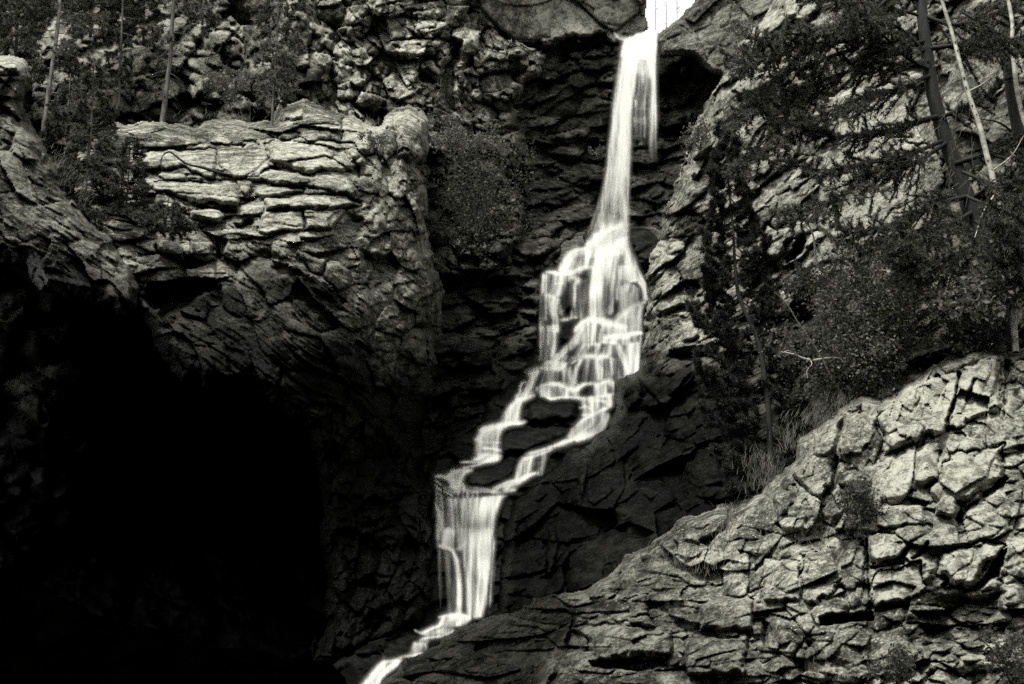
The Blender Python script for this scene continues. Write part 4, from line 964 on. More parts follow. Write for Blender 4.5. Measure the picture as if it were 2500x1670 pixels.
strand(C_(1180, 510, 1000, 545, 870, 600, 720, 640, 580, 656), [4, 8, 6, 5, 3], .85)
sheet(C_(460, 690, 385, 765, 420, 860, 470, 950), C_(800, 688, 700, 745, 655, 820, 640, 900), [(0, .88), (.5, .85), (1, .92)], .18, .12)
strand(C_(440, 700, 560, 684, 680, 690, 795, 686), [5, 8, 8, 4], .8)
strand(C_(215, 790, 300, 770, 400, 790, 500, 830, 590, 880, 700, 940), [5, 8, 10, 12, 12, 10], .85)
strand(C_(215, 810, 280, 850, 345, 895, 400, 950, 500, 990, 640, 990), [5, 6, 6, 7, 7, 5], .85)
strand(C_(240, 870, 300, 950, 420, 1010, 520, 1062), [4, 4, 4, 3], .55)
strand(C_(390, 925, 520, 945, 640, 965, 780, 985, 900, 975, 1050, 975, 1160, 965), [8, 13, 14, 12, 12, 11, 8], .92)
strand(C_(690, 915, 800, 932, 930, 950, 1050, 968), [4, 4, 3, 4], .8)
# the lower fall
top = [(1061, 1180), (1080, 1205), (1110, 1213), (1140, 1213), (1180, 1212), (1232, 1208)]
veil(top, [(1064, 1332), (1085, 1336), (1105, 1345), (1130, 1340), (1165, 1300), (1210, 1300)], .30, .25, .04, .06)
sheet([(1172, 1216), (1160, 1260), (1156, 1320), (1160, 1380), (1160, 1440), (1158, 1508)], [(1234, 1208), (1217, 1250), (1206, 1310), (1198, 1380), (1190, 1440), (1180, 1506)],
      [(0, .8), (.25, .82), (.32, .95), (.6, .85), (1, .78)], .2, .15, streak=1.5)
sheet([(1128, 1218), (1126, 1280), (1124, 1340), (1132, 1420), (1138, 1508)], [(1176, 1216), (1166, 1280), (1160, 1340), (1160, 1420), (1160, 1508)], [(0, .45), (.25, .55), (.3, .75), (.6, .5), (1, .42)], .2, .1, streak=1.2)
veil([(1122, 1290), (1150, 1286), (1208, 1288)], [(1122, 1370), (1150, 1400), (1196, 1420)], .7, .15)
veil([(1083, 1294), (1096, 1288), (1110, 1296)], [(1078, 1338), (1092, 1342), (1108, 1346)], .62, .5)
strand(C_(240, 1120, 275, 1220, 308, 1330, 318, 1420, 300, 1568, 285, 1700), [4, 8, 9, 8, 9, 8], .75)
strand(C_(440, 1050, 475, 1180, 492, 1320, 485, 1450, 478, 1568), [12, 9, 7, 8, 9], .7)
strand(C_(510, 1070, 500, 1250), [6, 3], .5)
strand(C_(640, 1120, 650, 1250, 640, 1400), [7, 5, 6], .4)
strand([(1064, 1332), (1084, 1335), (1100, 1341), (1111, 1356), (1117, 1385), (1121, 1430), (1120, 1508)], [6, 8, 10, 11, 12, 13, 14], .95, fade=(.08, 0))
strand([(1138, 1326), (1124, 1336), (1108, 1344)], [3, 4, 4], .6)
veil([(1066, 1334), (1100, 1345), (1112, 1360)], [(1074, 1505), (1096, 1507), (1116, 1508)], .18, .14, .04, .04)
strand([(1150, 1330), (1148, 1400), (1147, 1508)], [9, 8, 8], .6, fade=(.2, 0))
for x, a in ((1199, .5), (1192, .55), (1188, .4), (1204, .3)): strand([(x + 8, 1300), (x + 2, 1400), (x - 4, 1494)], [3, 2, 2], a)
for i in range(5): strand(C_(560 + i * 70, 990, 566 + i * 70, 1040, 560 + i * 72, 1100), [4, 5, 3], .55)
# pool and the run-out
veil(D_(1230, 625, 1450, 580, 1600, 575, 1700, 640), D_(1180, 745, 1380, 748, 1500, 742, 1620, 712), .85, .65, .12, .05)
strand(D_(1200, 628, 1340, 598, 1480, 575, 1600, 572), [3, 7, 10, 8], .8)
strand(D_(1260, 735, 1140, 775, 1040, 825, 955, 845), [7, 9, 9, 5], .9)
veil(D_(1230, 750, 1480, 748), D_(1040, 850, 1400, 830), .42, .4)
strand(D_(955, 848, 1050, 862, 1200, 848, 1400, 830, 1470, 780), [4, 5, 4, 5, 5], .9)
strand(D_(880, 800, 920, 825, 980, 852), [1, 2, 3], .5)
strand(D_(1400, 850, 1290, 880, 1180, 900, 1060, 915, 950, 945), [3, 5, 7, 6, 4], .7)
veil(D_(940, 930, 1140, 915), D_(840, 1000, 1080, 985), .3, .3)
veil(D_(860, 1000, 930, 980, 1060, 990), D_(770, 1160, 900, 1150, 1070, 1118), .8, .65, .1, .08)
strand(D_(1075, 1114, 960, 1145, 850, 1168, 730, 1180, 640, 1222, 540, 1242, 430, 1248), [3, 6, 8, 8, 9, 8, 5], .92)
sheet(D_(430, 1245, 330, 1340, 220, 1480, 120, 1620, 0, 1800), D_(720, 1225, 560, 1355, 430, 1480, 360, 1620, 280, 1800), .80, .15, .12)
strand(D_(480, 1245, 370, 1340, 280, 1450, 180, 1580, 60, 1760), [9, 14, 17, 18, 20], 1.15, fade=(.1, 0))
strand(D_(680, 1250, 560, 1360, 440, 1450, 370, 1560, 280, 1760), [5, 8, 9, 10, 10], 1.05, fade=(.1, 0))
strand(D_(480, 1330, 400, 1400, 300, 1500), [6, 8, 6], .5)
strand(D_(340, 1085, 400, 1125, 440, 1180, 420, 1230), [2, 4, 5, 6], .22)
finish_water('cascade', lambda X, Y: bedY(X, Y) - .16)

# ------------------------------------------------------------------ plants
def simple_mat(name, a, b, scale=3.0, rough=.8, stretch=(1, 1, 1), trans=0.0):
    m, N, L = new_mat(name)
    g = N.new('ShaderNodeNewGeometry'); mp = N.new('ShaderNodeMapping'); mp.inputs['Scale'].default_value = stretch; L.new(g.outputs['Position'], mp.inputs[0])
    n = N.new('ShaderNodeTexNoise'); n.inputs['Scale'].default_value = scale; n.inputs['Detail'].default_value = 6; n.inputs['Roughness'].default_value = .7
    L.new(mp.outputs[0], n.inputs['Vector'])
    r = ramp(N, [(0.36, a), (0.64, b)]); L.new(n.outputs['Fac'], r.inputs[0])
    p = N.new('ShaderNodeBsdfPrincipled'); L.new(r.outputs[0], p.inputs['Base Color']); p.inputs['Roughness'].default_value = rough; p.inputs['Specular IOR Level'].default_value = .25
    out = p.outputs[0]
    if trans:
        t = N.new('ShaderNodeBsdfTranslucent'); L.new(r.outputs[0], t.inputs['Color'])
        mx = N.new('ShaderNodeMixShader'); mx.inputs[0].default_value = trans; L.new(out, mx.inputs[1]); L.new(t.outputs[0], mx.inputs[2]); out = mx.outputs[0]
    o = N.new('ShaderNodeOutputMaterial'); L.new(out, o.inputs['Surface'])
    return m
M_bark_dark = simple_mat('dark_conifer_bark', .004, .018, 14, .9, (1, 1, .3))
M_bark_pale = simple_mat('pale_dead_bark', .05, .17, 9, .85, (1, 1, .3))
M_bark_mid = simple_mat('grey_bark', .025, .085, 9, .85, (1, 1, .3))
M_aspen = simple_mat('white_aspen_bark', .12, .34, 4, .7, (.8, .8, 1.3))
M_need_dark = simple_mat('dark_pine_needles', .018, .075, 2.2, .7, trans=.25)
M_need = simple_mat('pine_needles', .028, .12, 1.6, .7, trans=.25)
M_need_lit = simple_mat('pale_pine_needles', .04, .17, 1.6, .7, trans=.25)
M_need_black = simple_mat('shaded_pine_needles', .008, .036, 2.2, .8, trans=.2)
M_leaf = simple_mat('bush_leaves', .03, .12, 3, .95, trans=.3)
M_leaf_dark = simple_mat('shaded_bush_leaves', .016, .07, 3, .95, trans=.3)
M_grass = simple_mat('dry_grass_blades', .03, .13, 3, .8, trans=.3)

def tube(P, rad, sides=7, wob=0.0):
    P = np.asarray(P, float); n = len(P)
    rad = np.interp(np.linspace(0, 1, n), np.linspace(0, 1, len(rad)), rad) if isinstance(rad, (list, tuple)) else np.full(n, float(rad))
    T = np.gradient(P, axis=0); T /= np.linalg.norm(T, axis=1)[:, None] + 1e-9
    up = np.where(np.abs(T[:, 2:3]) > .9, np.array([[1., 0, 0]]), np.array([[0, 0, 1.]]))
    U = np.cross(T, up); U /= np.linalg.norm(U, axis=1)[:, None] + 1e-9
    W = np.cross(T, U)
    a = np.linspace(0, 2 * math.pi, sides, endpoint=False)
    rr = rad[:, None] * (1 + wob * (rng.random((n, sides)) - .5))
    V = P[:, None] + rr[..., None] * (np.cos(a)[None, :, None] * U[:, None] + np.sin(a)[None, :, None] * W[:, None])
    i = np.arange(n * sides).reshape(n, sides); j = np.roll(i, -1, 1)
    Fq = np.stack([i[:-1], j[:-1], j[1:], i[1:]], -1).reshape(-1, 4)
    return V.reshape(-1, 3), Fq

class Acc:
    def __init__(s): s.V = []; s.F = []; s.n = 0
    def add(s, V, Fq):
        s.V.append(V); s.F.append(Fq + s.n); s.n += len(V)
    def build(s, name, mat, parent=None, smooth=False, **pr):
        if not s.V: return None
        return link(name, make_mesh(name, np.concatenate(s.V), np.concatenate(s.F), None, (mat,), smooth), parent, **pr)

def smooth3(P, n):
    P = np.asarray(P, float)
    if len(P) == 2: P = np.array([P[0], (P[0] + P[1]) / 2, P[1]])
    E = np.vstack([2 * P[0] - P[1], P, 2 * P[-1] - P[-2]])
    seg = np.linalg.norm(P[1:] - P[:-1], axis=1); cum = np.concatenate([[0], np.cumsum(seg)]) / seg.sum()
    t = np.linspace(0, 1, n); k = np.clip(np.searchsorted(cum, t, 'right') - 1, 0, len(P) - 2)
    f = ((t - cum[k]) / (cum[k + 1] - cum[k]))[:, None]
    a, b, c, d = E[k], E[k + 1], E[k + 2], E[k + 3]
    return 0.5 * (2 * b + (c - a) * f + (2 * a - 5 * b + 4 * c - d) * f * f + (3 * b - a - 3 * c + d) * f ** 3)

def unit(v): return v / (np.linalg.norm(v, axis=-1, keepdims=True) + 1e-9)

def needles(P, D, ln, w, k=16, spread=.9):
    """a brush of k needles at each point P, brushed towards D"""
    n = len(P)
    d = unit(D[:, None] * 1.0 + spread * rng.normal(size=(n, k, 3)) * .75)
    L = ln * (.6 + .6 * rng.random((n, k, 1)))
    base = P[:, None] + D[:, None] * (rng.random((n, k, 1)) - .5) * ln * .9
    side = unit(np.cross(d, rng.normal(size=(n, k, 3)))) * w * .5
    V = np.stack([base - side, base + side, base + d * L], 2).reshape(-1, 3)
    return V, np.arange(n * k * 3).reshape(-1, 3)

def leaves(P, size, k=1):
    n = len(P)
    a = unit(rng.normal(size=(n, 3))); b = unit(np.cross(a, rng.normal(size=(n, 3))))
    s = size * (.6 + .8 * rng.random((n, 1)))
    V = np.stack([P - a * s * .5, P + b * s * .32, P + a * s * .5, P - b * s * .32], 1).reshape(-1, 3)
    return V, np.arange(n * 4).reshape(-1, 4)

def twigs_from(B, Lt, gap, rad, droop=-.1, start=.15, taper=.4, spread3=.7):
    """twigs leaving a limb on both sides; returns list of polylines"""
    out = []
    seg = np.linalg.norm(B[1:] - B[:-1], axis=1); ln = seg.sum()
    n = max(2, int(ln * (1 - start) / gap))
    S = smooth3(B, 60); T = unit(np.gradient(S, axis=0))
    for i in range(n):
        t = start + (1 - start) * (i + rng.random()) / n
        q = min(59, int(t * 59)); p = S[q]; d = T[q]
        sd = unit(np.cross(d, np.array([0, 0, 1.0])) * (1 if i % 2 else -1) * 1.0 + rng.normal(size=3) * spread3)
        L = Lt * (1 - (1 - taper) * t) * (.6 + .7 * rng.random())
        v = unit(d * .8 + sd * .8)
        e1 = p + v * L * .5 + np.array([0, 0, droop * L * .4]); e2 = p + v * L + np.array([0, 0, droop * L])
        out.append(smooth3([p, e1, e2], 5))
    return out

def conifer_limb(root, B, r0, Lt, gap, nl, nw, mat_b, mat_n, k=14, droop=-.15, start=.2, tgap=None, bare=False, fol=None, wood=None, fluff=0):
    own = wood is None
    w = wood or Acc()
    S = smooth3(B, 26)
    w.add(*tube(S, [r0, r0 * .55, r0 * .15], 6, .2))
    f = fol if fol is not None else Acc()
    if not bare or Lt:
        tw = twigs_from(np.asarray(B), Lt, gap, 0, droop, start)
        P, D = [], []
        for q in tw:
            w.add(*tube(q, [r0 * .22, r0 * .08], 3))
            if bare: continue
            q = smooth3(q, max(4, int(np.linalg.norm(q[-1] - q[0]) / (tgap or nl * .55)) + 2))
            P.append(q[1:]); D.append(unit(np.gradient(q, axis=0))[1:])
            if fluff:
                tl = np.linalg.norm(q[-1] - q[0])
                for i in range(fluff):
                    j = rng.integers(1, len(q)); tg = unit(q[j] - q[j - 1])
                    v = unit(tg + unit(rng.normal(size=3)) * .9 + np.array([0, 0, .1])); e = q[j] + v * tl * (.18 + .25 * rng.random())
                    z = np.linspace(0.25, 1, 3)[:, None]
                    P.append(q[j] * (1 - z) + e * z); D.append(np.repeat(v[None], 3, 0))
        if not bare and P:
            sub = S[int(26 * .55):]; P.append(sub); D.append(unit(np.gradient(sub, axis=0)))
            P = np.concatenate(P); D = np.concatenate(D)
            D = unit(D + np.array([0, 0, .35]) + rng.normal(size=D.shape) * .25)
            f.add(*needles(P, D, nl, nw, k))
    if own: w.build('branch', mat_b, root)
    if fol is None: f.build('foliage', mat_n, root)

def thing(name, label, cat, loc, group=None):
    o = bpy.data.objects.new(name, None); col.objects.link(o); o.empty_display_size = .3
    o['label'] = label; o['category'] = cat
    if group: o['group'] = group
    return o

def px3(pts, Y, dy=None):
    P = np.array(pts, float)
    Yv = Y if dy is None else Y + np.interp(np.linspace(0, 1, len(P)), np.linspace(0, 1, len(dy)), dy)
    return pt(P[:, 0], P[:, 1], np.broadcast_to(Yv, (len(P),)))

def mpp(Y): return Y * 1.1 / F      # metres per photo pixel

def Yof(name, x, y): 
    xs, ys, Yd, dn = SURF[name]
    return float(bilin(xs, ys, Yd, np.array([float(x)]), np.array([float(y)]))[0])

# ---- the great conifer on the right: leaning trunk, long boughs reaching left across the cliff
def right_conifer():
    Y = 36.0; m = mpp(Y)
    r = thing('pine_tree', 'big dark conifer with a leaning trunk whose long boughs reach left across the right cliff', 'tree', None)
    tr = px3([(2238, -160), (2248, 0), (2262, 120), (2276, 220), (2305, 330), (2342, 430), (2378, 540), (2420, 680), (2465, 860)], Y, [0, .3])
    a = Acc(); a.add(*tube(smooth3(tr, 50), [11 * m, 15 * m, 19 * m, 22 * m, 26 * m], 12, .12)); a.build('trunk', M_bark_dark, r, True)
    limbs = [
        ([(2250, 40), (2200, 26), (2090, 6), (2003, -2), (1930, -20)], 0, 60, 5),
        ([(2262, 100), (2180, 122), (2103, 106), (2035, 102), (1970, 110), (1900, 125), (1830, 160), (1766, 130)], -1.5, 80, 7),
        ([(2266, 150), (2186, 157), (2132, 158), (2046, 182), (1957, 215), (1880, 240), (1800, 235)], -1.0, 80, 6),
        ([(2270, 185), (2235, 200), (2197, 218), (2107, 236), (2000, 285), (1930, 330), (1880, 350)], -1.6, 80, 7),
        ([(2262, 130), (2180, 60), (2080, 50), (1980, 80), (1860, 90), (1800, 150)], -2.2, 90, 6),
        ([(2290, 285), (2232, 300), (2161, 322), (2089, 331), (2020, 330), (1950, 300)], -1.2, 80, 8),
        ([(2300, 345), (2250, 366), (2200, 388), (2125, 398), (2018, 415), (1930, 400)], -1.4, 80, 6),
        ([(2310, 350), (2230, 400), (2150, 420), (2090, 450), (2030, 490), (1957, 518), (1900, 520)], -1.8, 90, 6),
        ([(2262, 120), (2350, 108), (2420, 96), (2500, 90), (2600, 70)], -.8, 110, 7),
        ([(2254, 40), (2330, 60), (2400, 40), (2480, 20)], -.8, 120, 7),
        ([(2244, 0), (2180, -10), (2100, 60), (2060, 70)], -1.4, 100, 6),
        ([(2268, 170), (2200, 130), (2120, 50), (2060, 30)], -2.4, 100, 6),
        ([(2330, 400), (2420, 372), (2500, 340), (2600, 320)], -1, 100, 7),
        ([(2290, 290), (2340, 268), (2400, 240), (2460, 190)], -.8, 60, 6),
        ([(2100, 110), (2000, 150), (1900, 190), (1840, 260), (1790, 300)], -2.2, 80, 4),
        ([(2040, 190), (1960, 260), (1900, 300), (1850, 380), (1800, 400)], -2.0, 80, 4),
        ([(2360, 480), (2280, 500), (2200, 540), (2120, 560), (2060, 560)], -2.0, 100, 7),
        ([(2370, 520), (2300, 560), (2240, 600), (2180, 610)], -2.4, 110, 6),
        ([(2390, 560), (2450, 540), (2520, 520), (2600, 520)], -2.0, 120, 6),
        ([(2380, 480), (2440, 440), (2520, 420), (2600, 430)], -2.0, 120, 6),
        ([(2410, 620), (2340, 640), (2280, 650), (2220, 640)], -2.2, 110, 6),
        ([(2420, 660), (2480, 630), (2540, 600)], -2.0, 120, 6),
        ([(2350, 420), (2400, 440), (2460, 450), (2560, 440)], (-1.6, -2.6), 120, 5),
        ([(2360, 480), (2410, 500), (2470, 520), (2560, 540)], (-1.6, -2.8), 130, 5),
        ([(2380, 540), (2430, 570), (2500, 590), (2580, 600)], (-1.6, -2.6), 130, 5),
        ([(2400, 600), (2440, 640), (2500, 660), (2580, 680)], (-1.6, -2.2), 120, 5),
        ([(2350, 30), (2400, 60), (2440, 90), (2500, 110)], (-1.6, -2.2), 70, 4),
    ]
    for k, (pl, dy, Lt, rr) in enumerate(limbs):
        B = px3(pl, Y, list(dy) if isinstance(dy, tuple) else [0, dy])
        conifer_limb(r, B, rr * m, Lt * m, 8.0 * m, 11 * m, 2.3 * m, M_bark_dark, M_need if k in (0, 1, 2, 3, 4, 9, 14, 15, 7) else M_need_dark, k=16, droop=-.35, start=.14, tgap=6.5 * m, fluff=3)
    # bare hanging twigs
    w = Acc()
    for _ in range(60):
        x, y = 2000 + rng.random() * 420, 200 + rng.random() * 260
        q = [(x, y), (x - 10 + rng.normal() * 6, y + 20), (x - 14 + rng.normal() * 14, y + 44 + rng.random() * 30)]
        w.add(*tube(smooth3(px3(q, Y - .8), 6), [1.0 * m, .4 * m], 3))
    w.build('dead_twig', M_bark_mid, r, kind='stuff')
right_conifer()

def slim_tree(name, label, cat, pts, Y, radii, mat, limbs=(), group=None, spots=0, sides=9):
    m = mpp(Y); r = thing(name, label, cat, None, group)
    S = smooth3(px3(pts, Y), 40)
    a = Acc(); a.add(*tube(S, [q * m for q in radii], sides, .08)); a.build('trunk', mat, r, True)
    for pl, rr in limbs:
        a = Acc(); a.add(*tube(smooth3(px3(pl, Y, [0, -.5]), 10), [rr * m, rr * m * .3], 5)); a.build('branch', mat, r)
    if spots:
        a = Acc()
        for _ in range(spots):
            i = rng.integers(2, 38); p = S[i]; q = p + np.array([(rng.random() - .5) * radii[-1] * m * 1.2, -radii[-1] * m * .93, 0])
            a.add(*tube(np.array([q + [0, .02, 0], q + [0, -.012, 0]]), [2.2 * m, 1.2 * m], 6))
        a.build('bark_knot', M_bark_dark, r, kind='stuff')
    return r
slim_tree('aspen_tree', 'curving white aspen trunk in front of the right cliff, left of the two', 'tree',
          [(2290, -40), (2302, 10), (2318, 60), (2330, 100), (2345, 160), (2368, 240), (2392, 310), (2408, 375), (2425, 440), (2440, 520), (2462, 640), (2480, 860)], 34.9, [4.6, 5, 6, 7, 7.8, 8.2, 8.4, 8], M_aspen,
          [([(2362, 225), (2400, 205), (2440, 170)], 3), ([(2420, 420), (2470, 380), (2500, 330)], 2.5), ([(2432, 470), (2400, 520), (2380, 580)], 3)], 'white aspen trunks on the right', 26)
slim_tree('aspen_tree', 'straighter white aspen trunk at the right edge of the view', 'tree',
          [(2456, -60), (2462, 0), (2472, 60), (2470, 110), (2478, 180), (2484, 230), (2498, 290), (2520, 360), (2540, 520), (2560, 860)], 34.7, [5, 5.5, 6, 7, 8, 8], M_aspen, (), 'white aspen trunks on the right', 16)
slim_tree('bare_trunk', 'dark scaly trunk behind the right edge aspen', 'tree', [(2440, -60), (2455, 60), (2468, 200), (2490, 330), (2516, 480), (2540, 860)], 36.6, [14, 17, 20, 22], M_bark_dark,
          [([(2480, 330), (2440, 300), (2390, 290)], 4), ([(2500, 400), (2450, 350), (2400, 370)], 4)])
slim_tree('birch_sapling', 'thin white sapling with curved stem below the big boughs', 'tree', [(1972, 545), (1984, 570), (1989, 600), (1992, 635), (2002, 655), (2020, 676), (2040, 720)], 36.8, [1.8, 2.6, 3.4, 3.6], M_aspen,
          [([(1984, 572), (1960, 550), (1935, 548)], 1.3), ([(1986, 590), (2010, 600), (2050, 598)], 1)], None)
slim_tree('birch_sapling', 'short pale forked sapling above the leafy bush', 'tree', [(2058, 540), (2072, 575), (2082, 600), (2092, 640)], 36.6, [2, 3, 3.4], M_aspen, [([(2074, 580), (2064, 556), (2040, 540)], 1.8), ([(2075, 585), (2088, 560), (2094, 540)], 1.4)])
slim_tree('dead_sapling', 'thin bare sapling leaning left above the grassy ledge', 'tree', [(1890, 712), (1922, 744), (1950, 790), (1975, 825), (2003, 868), (2022, 905), (2040, 940), (2062, 970)], 35.8, [.9, 1.8, 2.4, 3.2], M_bark_pale,
          [([(1975, 825), (1950, 800), (1935, 780)], .9), ([(2000, 862), (2010, 830), (2006, 800)], .8)])
slim_tree('fallen_branch', 'crooked white branch lying across the thin bare sapling', 'branch', [(1905, 858), (1940, 866), (1958, 874), (1984, 880), (2010, 876), (2045, 874), (2060, 884)], 35.4, [1.2, 2.6, 3.6, 2.8, 1.2], M_aspen,
          [([(1978, 878), (1982, 890), (1970, 905), (1972, 924)], 1.3), ([(1945, 866), (1925, 856), (1908, 862), (1905, 850)], 1.3)])

# ---- young pine with upswept brushy tips, standing before the right cliff
def sapling_pine():
    Y = 37.4; m = mpp(Y)
    r = thing('pine_tree', 'young pine with upswept brushy branch tips standing between the cascade and the outcrop', 'tree', None)
    tp = [(1766, 262), (1772, 330), (1777, 430), (1789, 555), (1798, 690), (1814, 750), (1838, 800), (1856, 850), (1866, 920), (1876, 1000), (1880, 1090), (1890, 1270)]
    S = smooth3(px3(tp, Y), 80)
    a = Acc(); a.add(*tube(S, [.9 * m, 2.5 * m, 4 * m, 6 * m, 7 * m, 8 * m], 8, .1)); a.build('trunk', M_bark_dark, r, True)
    P2 = np.array(tp, float)
    for side in (-1, 1):
        n = 46
        for i in range(n):
            t = (i + .3 + .5 * rng.random()) / n
            y = 300 + t * 880
            x = np.interp(y, P2[:, 1], P2[:, 0])
            R0 = np.interp(y, [280, 450, 600, 760, 900, 1050, 1200], [12, 42, 80, 124, 165, 165, 100])
            if side > 0: R0 *= np.interp(y, [280, 600, 800, 1000, 1200], [1, .9, .55, .6, .6])
            L = R0 * (.6 + .5 * rng.random()) * (.55 if rng.random() < .25 else 1)
            az = rng.random() * 1.1 - .55
            pl = [(x, y), (x + side * L * .5, y + 16 + .1 * L), (x + side * L * .88, y + 8 + .06 * L), (x + side * L, y - 14 - .10 * L)]
            B = px3(pl, Y, [0, math.sin(az) * L * m])
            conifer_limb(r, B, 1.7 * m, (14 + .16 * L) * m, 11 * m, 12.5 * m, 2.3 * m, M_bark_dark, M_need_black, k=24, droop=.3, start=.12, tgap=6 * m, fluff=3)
sapling_pine()

# ---- generic small conifers of the wooded slope (left)
def slope_tree(label, pts, Y, radii, bark, mat, y0, y1, reach, n, dens=1.0, nl=9, name='pine_tree', droop=-.4, group=None, dead=0, sag=14):
    m = mpp(Y); r = thing(name, label, 'tree', None, group)
    a = Acc(); a.add(*tube(smooth3(px3(pts, Y), 40), [q * m * .84 for q in radii], 8, .12)); a.build('trunk', bark, r, True)
    P2 = np.array(sorted(pts, key=lambda q: q[1]), float)
    for i in range(n):
        t = (i + rng.random()) / n; y = y0 + (y1 - y0) * t; x = np.interp(y, P2[:, 1], P2[:, 0]); sd = 1 if i % 2 else -1
        L = np.interp(t, np.linspace(0, 1, len(reach)), reach) * (.6 + .6 * rng.random()); az = rng.random() * 2.4 - 1.2
        pl = [(x, y), (x + sd * L * .5 * math.cos(az), y + sag * .3), (x + sd * L * math.cos(az), y + sag)]
        bare = rng.random() < dead
        conifer_limb(r, px3(pl, Y, [0, math.sin(az) * L * m]), 1.3 * m, (14 + .3 * L) * m, 8 * m / dens, nl * m, 2.3 * m, bark, mat, k=13, droop=droop, start=.15, tgap=6.5 * m, bare=bare, fluff=2)
    return r
slope_tree('tall pale half dead pine with bare lower twigs above the left slab', [(152, -160), (146, 0), (138, 90), (129, 150), (119, 220), (108, 300), (104, 345)], 53, [5, 5.5, 6, 7, 8], M_bark_pale, M_need, -150, 250, [130, 120, 90, 60], 34, dead=.3)
slope_tree('thin dark pine behind the arched boulder on the left slope', [(302, -160), (300, 0), (295, 120), (290, 262)], 55.5, [3, 3.5, 4], M_bark_mid, M_need_dark, -150, 230, [60, 60, 50, 40], 26, dead=.35)
slope_tree('grey pine with a forked root standing on the ledge of the layered buttress', [(426, -160), (424, 0), (420, 60), (416, 140), (408, 200), (402, 255), (396, 300)], 54, [5, 5.5, 6, 7, 9], M_bark_mid, M_need_lit, -150, 240, [90, 90, 60, 30], 30, dead=.45)
slope_tree('slender feathery pine rising from the middle of the bright buttress top', [(682, -160), (680, 0), (674, 120), (668, 220), (662, 345)], 51.5, [2, 2.6, 3.2, 4.5], M_bark_mid, M_need_lit, -150, 250, [50, 70, 75, 50], 40, dead=.15)
slope_tree('bushy young pine in the gully beside the left slab', [(229, 136), (227, 200), (224, 280), (220, 350), (214, 400)], 48.2, [1.2, 2.5, 3.5, 4], M_bark_mid, M_need, 150, 370, [12, 40, 62, 60], 44, nl=10, droop=.1, sag=-2)
slope_tree('dark fir at the foot of the bushy young pine', [(172, 180), (168, 240), (160, 330)], 51.5, [1.2, 2.5, 3.5], M_bark_mid, M_need_dark, 190, 330, [14, 40, 56, 56], 26, nl=10)
slope_tree('small dark fir against the left end of the bright beds', [(318, 325), (316, 380), (312, 450), (306, 520)], 46.2, [1, 2, 3], M_bark_dark, M_need_dark, 335, 520, [10, 34, 48, 60, 60], 34, nl=9, droop=.1, sag=4)
slope_tree('black shaded fir hanging in the gully under the young pine', [(214, 350), (212, 430), (206, 520)], 46.6, [2, 3, 5], M_bark_dark, M_need_dark, 370, 520, [40, 70, 80, 60], 34, nl=9)
slope_tree('lowest dark fir spreading over the broken blocks under the buttress', [(412, 480), (408, 520), (400, 570)], 45.2, [1, 2, 2.5], M_bark_dark, M_need_dark, 490, 565, [20, 50, 66, 50], 20, nl=8, sag=6)
slope_tree('dense dark conifer at the top left corner', [(40, -160), (44, -20), (40, 110), (36, 170)], 54.5, [4, 5, 6], M_bark_dark, M_need, -150, 150, [90, 100, 90, 50], 34, nl=10)
slope_tree('shaggy conifer between the two pale trunks at the top left', [(226, -160), (224, -20), (220, 90)], 56, [3, 4, 4], M_bark_dark, M_need, -150, 90, [90, 90, 80, 60], 34, nl=10)
slope_tree('dark conifer behind the thin pine on the upper slope', [(352, -160), (352, -20), (350, 110)], 58, [3, 4, 4], M_bark_dark, M_need_dark, -150, 100, [70, 70, 60, 40], 26, nl=9)
slope_tree('pale feathery conifer hanging at the top of the upper slope', [(500, -160), (498, -20), (494, 60)], 57.5, [3, 3.5, 4], M_bark_mid, M_need_lit, -150, 70, [60, 60, 50, 30], 22, nl=9)

# ---- the trees seen against the sky in the notch
def notch_tree(label, x, ytop, r_, leafy):
    Y = 90; m = mpp(Y); r = thing('thin_tree', label, 'tree', None, 'bare trees on the skyline')
    a = Acc(); a.add(*tube(smooth3(px3([(x, ytop), (x + 1, 20), (x, 120)], Y), 12), [.5 * m, .9 * m, 1.1 * m], 5)); a.build('trunk', M_bark_mid, r)
    a = Acc(); b = Acc()
    for i in range(26):
        y = ytop + rng.random() * 90; L = 6 + rng.random() * r_; sd = rng.choice([-1, 1])
        pl = px3([(x, y), (x + sd * L * .6, y - 6), (x + sd * L, y - 10)], Y + rng.normal() * .5)
        a.add(*tube(pl, [.4 * m, .2 * m], 3))
        q = pl[-1] + rng.normal(size=(leafy, 3)) * 7 * m
        b.add(*leaves(q, 2.2 * m))
    a.build('branch', M_bark_mid, r, kind='stuff'); b.build('foliage', M_leaf, r, kind='stuff')
notch_tree('leafy thin tree on the skyline nearest the left rock of the notch', 1600, -30, 16, 5)
notch_tree('bare thin tree on the skyline in the middle of the notch', 1626, 0, 8, 2)
notch_tree('thin pole-like tree on the skyline by the right rim of the notch', 1652, -30, 5, 1)

